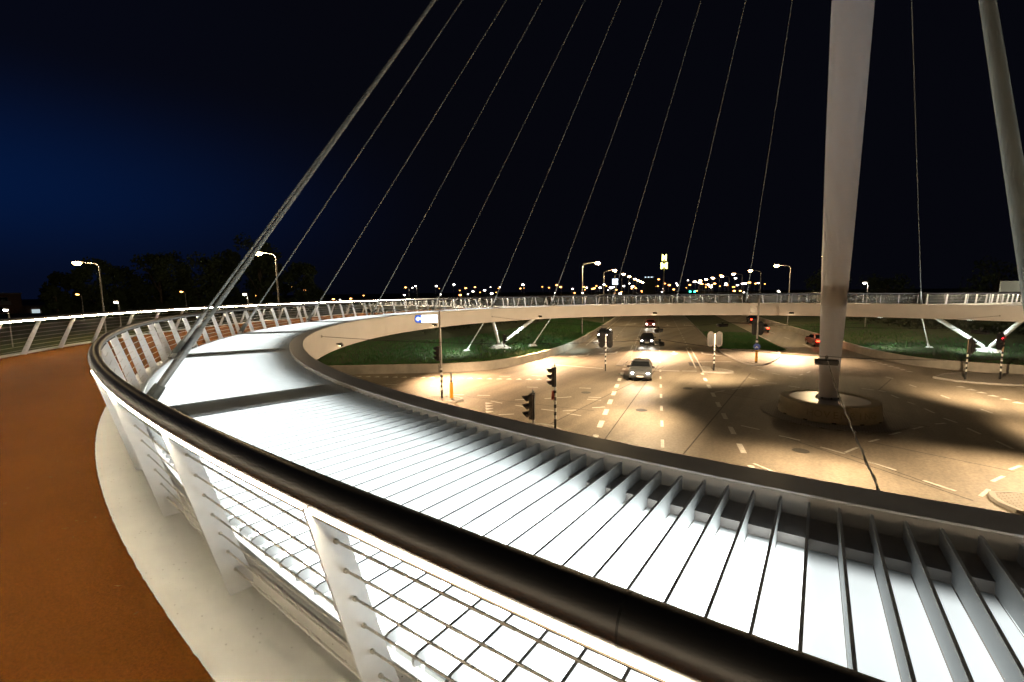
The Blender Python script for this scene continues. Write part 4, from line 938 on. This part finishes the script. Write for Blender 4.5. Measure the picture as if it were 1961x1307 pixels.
for z, y in ((2.7, 0.8), (2.7, -10), (5.0, 3)):
    bk = MB().box((.8, y, z), (1.5, 3.4, .15)).build('balcony', M_conc, bd)
    MB().box((1.5, y, z + .5), (.06, 3.4, .9)).build('balustrade', M_frame, bk)
MB().box((0.02 + 0.1, 9.5, 2.9), (.1, 1.6, 1.3)).build('window', M_winlit, bd)

# ------------------------------------------------------------------ trees and hedges
leaf_cache = {}
def tree(x, y, H, Wd, label, z0=ZG, n=4200, m=M_leaf):
    root = thing('tree', label, 'tree', (x, y, z0), 0, 'dark trees on the left' if x < -20 else 'dark trees on the right')
    rnd = random.Random(int(x * 13 + y * 7))
    tk = MB(); tk.tube([(0, 0, 0), (.1, 0, H * .25), (0, .15, H * .5), (.2, 0, H * .8)], [.38, .28, .2, .06], 8)
    trunk = tk.build('trunk', M_bark, root, True)
    clumps = []
    for i in range(26):
        h = rnd.uniform(.22, 1.0); rad = Wd * .5 * (math.sin(math.pi * min(1, (h - .12) / .95)) ** .7) * rnd.uniform(.35, 1.0); a = rnd.uniform(0, 6.283)
        c = Vector((math.cos(a) * rad, math.sin(a) * rad, H * h * .94)); clumps.append((c, rnd.uniform(.10, .2) * Wd))
    br = MB()
    for c, r in clumps[::3]: br.tube([(0, 0, c.z * .55), c * .55 + Vector((0, 0, c.z * .28)), c], [.12, .08, .03], 5, False)
    br.build('limbs', M_bark, trunk)
    v = []; f = []
    for _ in range(n):
        c, r = rnd.choice(clumps); d = Vector((rnd.gauss(0, 1), rnd.gauss(0, 1), rnd.gauss(0, .8))).normalized() * r * rnd.random() ** .45
        p = c + d; s = rnd.uniform(.16, .42); u = Vector((rnd.gauss(0, 1), rnd.gauss(0, 1), rnd.gauss(0, 1))).normalized(); w = u.orthogonal().normalized()
        k = len(v); v += [tuple(p + u * s), tuple(p + w * s * .6), tuple(p - u * s), tuple(p - w * s * .6)]; f.append((k, k + 1, k + 2, k + 3))
    mb = MB(); mb.v = v; mb.f = f; mb.build('crown', m, root)
TR = [(-117.4, -6.6, 3.4, 4.5), (-116.9, -3.4, 6.0, 8), (-115.8, -0.2, 8.5, 10), (-114.7, 3.8, 7.4, 10), (-113.2, 8.3, 9.9, 11), (-111.7, 12.4, 10.3, 10), (-109.9, 16.7, 12.1, 12), (-108.0, 20.7, 12.5, 11), (-106.0, 24.8, 14.4, 12), (-103.5, 29.3, 11.7, 11), (-101.3, 32.8, 8.8, 9)]
for i, (x, y, z, w) in enumerate(TR):
    tree(x - (i % 2) * 5, y - (i % 2) * .8, z - ZG + .4, w, f'dark tree in the left silhouette, {ORD[i]} from the left')
for i, (x, y, z, w) in enumerate([(1.5, 108.5, 5.8, 12), (12.6, 107.9, 4.2, 14), (29.2, 100.4, 7.0, 14), (36.8, 97.6, 7.8, 13)]):
    tree(x, y, z - ZG, w, f'dark tree beyond the road right of the pylon, {ORD[i]} from the left', n=1800)
def hedge(pts, H, Wd, label, n):
    root = thing('hedge', label, 'hedge', (*pts[0], ZG + 2)); rnd = random.Random(len(pts) * 31 + int(H * 10)); v = []; f = []
    o = Vector((*pts[0], 0))
    for _ in range(n):
        i = rnd.randrange(len(pts) - 1); k = rnd.random(); p = Vector((*pts[i], 0)).lerp(Vector((*pts[i + 1], 0)), k) - o
        bul = 0.75 + .35 * mnoise.noise(Vector((p.x * .2, p.y * .2, 4))); p += Vector((rnd.gauss(0, Wd * .3), rnd.gauss(0, Wd * .3), H * bul * rnd.random() ** .8 - .3))
        s = rnd.uniform(.12, .3); u = Vector((rnd.gauss(0, 1), rnd.gauss(0, 1), rnd.gauss(0, 1))).normalized(); w = u.orthogonal().normalized()
        q = len(v); v += [tuple(p + u * s), tuple(p + w * s * .6), tuple(p - u * s), tuple(p - w * s * .6)]; f.append((q, q + 1, q + 2, q + 3))
    mb = MB(); mb.v = v; mb.f = f; mb.build('foliage', M_hedge, root)
    st = MB()
    for _ in range(60):
        i = rnd.randrange(len(pts) - 1); p = Vector((*pts[i], 0)).lerp(Vector((*pts[i + 1], 0)), rnd.random()) - o; st.tube([p - Vector((0, 0, .8)), p + Vector((rnd.gauss(0, .2), rnd.gauss(0, .2), H * .7))], [.05, .02], 4, False)
    tag(st.build('stems', M_bark, root), kind='stuff')
hedge([ST(-62, 14), ST(-50, 17), ST(-42, 22), ST(-36, 30), ST(-33, 42), ST(-32, 60), ST(-32, 95)], 3.4, 4.5, 'dark shrub belt on top of the left bank behind the V support', 9000)
hedge([ST(24, 75), ST(24, 50), ST(26, 36), ST(31, 29), ST(42, 25), ST(70, 23)], 3.4, 4.5, 'dark shrub belt on top of the right bank behind the V support', 7000)

# ------------------------------------------------------------------ cars
def make_car(label, s, t, heading, paint, lights):
    x, y = ST(s, t); root = thing('car', label, 'car', (x, y, ZG + 0.005), heading, 'cars on the main road')
    # side outline lofted across the width
    prof = [(-2.15, .32), (-2.18, .62), (-2.0, .88), (-1.55, .95), (-0.95, 1.38), (-.2, 1.46), (.55, 1.40), (1.15, .98), (1.85, .86), (2.12, .68), (2.16, .36), (1.9, .24), (-1.9, .24)]
    v = []; n = len(prof); rows = [(-.84, .86), (-.88, 1.0), (.88, 1.0), (.84, .86)]
    mb = MB()
    W5 = [(-.62, 1.0), (-.86, .0), (.86, .0), (.62, 1.0)]
    def hw(z): return .88 - max(0, z - .9) * .42
    L = [Vector((a, hw(z), z)) for a, z in prof]; Rr = [Vector((a, -hw(z), z)) for a, z in prof]
    mb.add(L + Rr, [tuple(range(n)), tuple(range(2 * n - 1, n - 1, -1))] + [((i + 1) % n, i, n + i, n + (i + 1) % n) for i in range(n)])
    body = mb.build('body', paint, root)
    bv = body.modifiers.new('bevel', 'BEVEL'); bv.width = .07; bv.segments = 2; bv.limit_method = 'ANGLE'; bv.angle_limit = R_(25)
    g = MB(); e = .012
    g.add([(1.06, .72, 1.03), (1.06, -.72, 1.03), (.60, -.60, 1.37), (.60, .60, 1.37)], [(0, 1, 2, 3)]); o = g.build('windscreen', M_glass, body); o.location = (e * 2, 0, e * 2)
    g = MB(); g.add([(-1.48, .70, 1.0), (-1.48, -.70, 1.0), (-.98, -.6, 1.36), (-.98, .6, 1.36)], [(0, 1, 2, 3)]); o = g.build('rear_window', M_glass, body); o.location = (-e * 2, 0, e * 2)
    for sd in (-1, 1):
        g = MB(); g.add([(-1.25, sd * .855, .98), (.9, sd * .855, .98), (.5, sd * .69, 1.36), (-.85, sd * .69, 1.36)], [(0, 1, 2, 3)]); g.build('side_window', M_glass, body).location = (0, sd * .012, 0)
        g = MB(); g.box((.85, sd * .98, 1.0), (.12, .2, .13)); g.build('mirror', M_black, body)
        for wx in (-1.32, 1.32):
            w = MB().tube([(wx, sd * .70, .31), (wx, sd * .885, .31)], .31, 18).build('wheel', M_tyre, root, True, 50)
            MB().tube([(wx, sd * .88, .31), (wx, sd * .892, .31)], .19, 14).build('rim', M_rim, w, True, 50)
        MB().lathe([(.02, -.07), (.09, -.05), (.12, 0), (.09, .05), (.02, .07)], (2.10, sd * .60, .66), 10).build('headlight', M_head if lights else M_rim, root, True)
        MB().box((-2.16, sd * .62, .72), (.06, .32, .14)).build('tail_light', M_tail, root)
        if lights:
            Lg = bpy.data.lights.new('headlight_beam', 'SPOT'); Lg.energy = 160; Lg.color = (1, .95, .85); Lg.spot_size = R_(50); Lg.spot_blend = .7; Lg.shadow_soft_size = .06
            lo = link('headlight_beam', Lg, root); lo.location = (2.28, sd * .6, .66); lo.rotation_euler = (0, R_(-90 + 6), 0)
            lo.rotation_euler = Vector((1, 0, -.07)).to_track_quat('-Z', 'Y').to_euler()
    MB().box((2.17, 0, .42), (.02, .5, .12)).build('number_plate', M_bandw, body)
cw_ = [mat('car_paint_grey', (.06, .065, .07), .35), mat('car_paint_dark', (.03, .035, .05), .25, .3), mat('car_paint_white', (.6, .6, .6), .3), mat('car_paint_red', (.25, .03, .02), .3)]
HD = ROADROT - math.pi / 2; HU = ROADROT + math.pi / 2
make_car('grey car with headlights on, nearest in the middle lane', -10.0, 9.0, HD, cw_[0], True)
make_car('dark car with headlights on, second in the middle lane', -10.0, 33.0, HD, cw_[1], True)
make_car('red car with headlights on, third in the middle lane', -10.0, 62.0, HD, cw_[3], True)
make_car('dark car with headlights on in the leftmost lane', -16.2, 40.0, HD - .04, cw_[1], True)
make_car('red car with tail lights leaving on the right road', 10.4, 36.0, HU, cw_[3], False)
make_car('grey car with tail lights farther up the right road', 7.6, 55.0, HU, cw_[0], False)
make_car('dark car with tail lights far up the right road', 10.4, 78.0, HU, cw_[1], False)
for i, (s, t) in enumerate([(7.6, 118), (10.4, 140), (7.6, 165)]): make_car(f'distant car with red tail lights, {ORD[i]} nearest seen through the far railing', s, t, HU, cw_[i % 3], False)
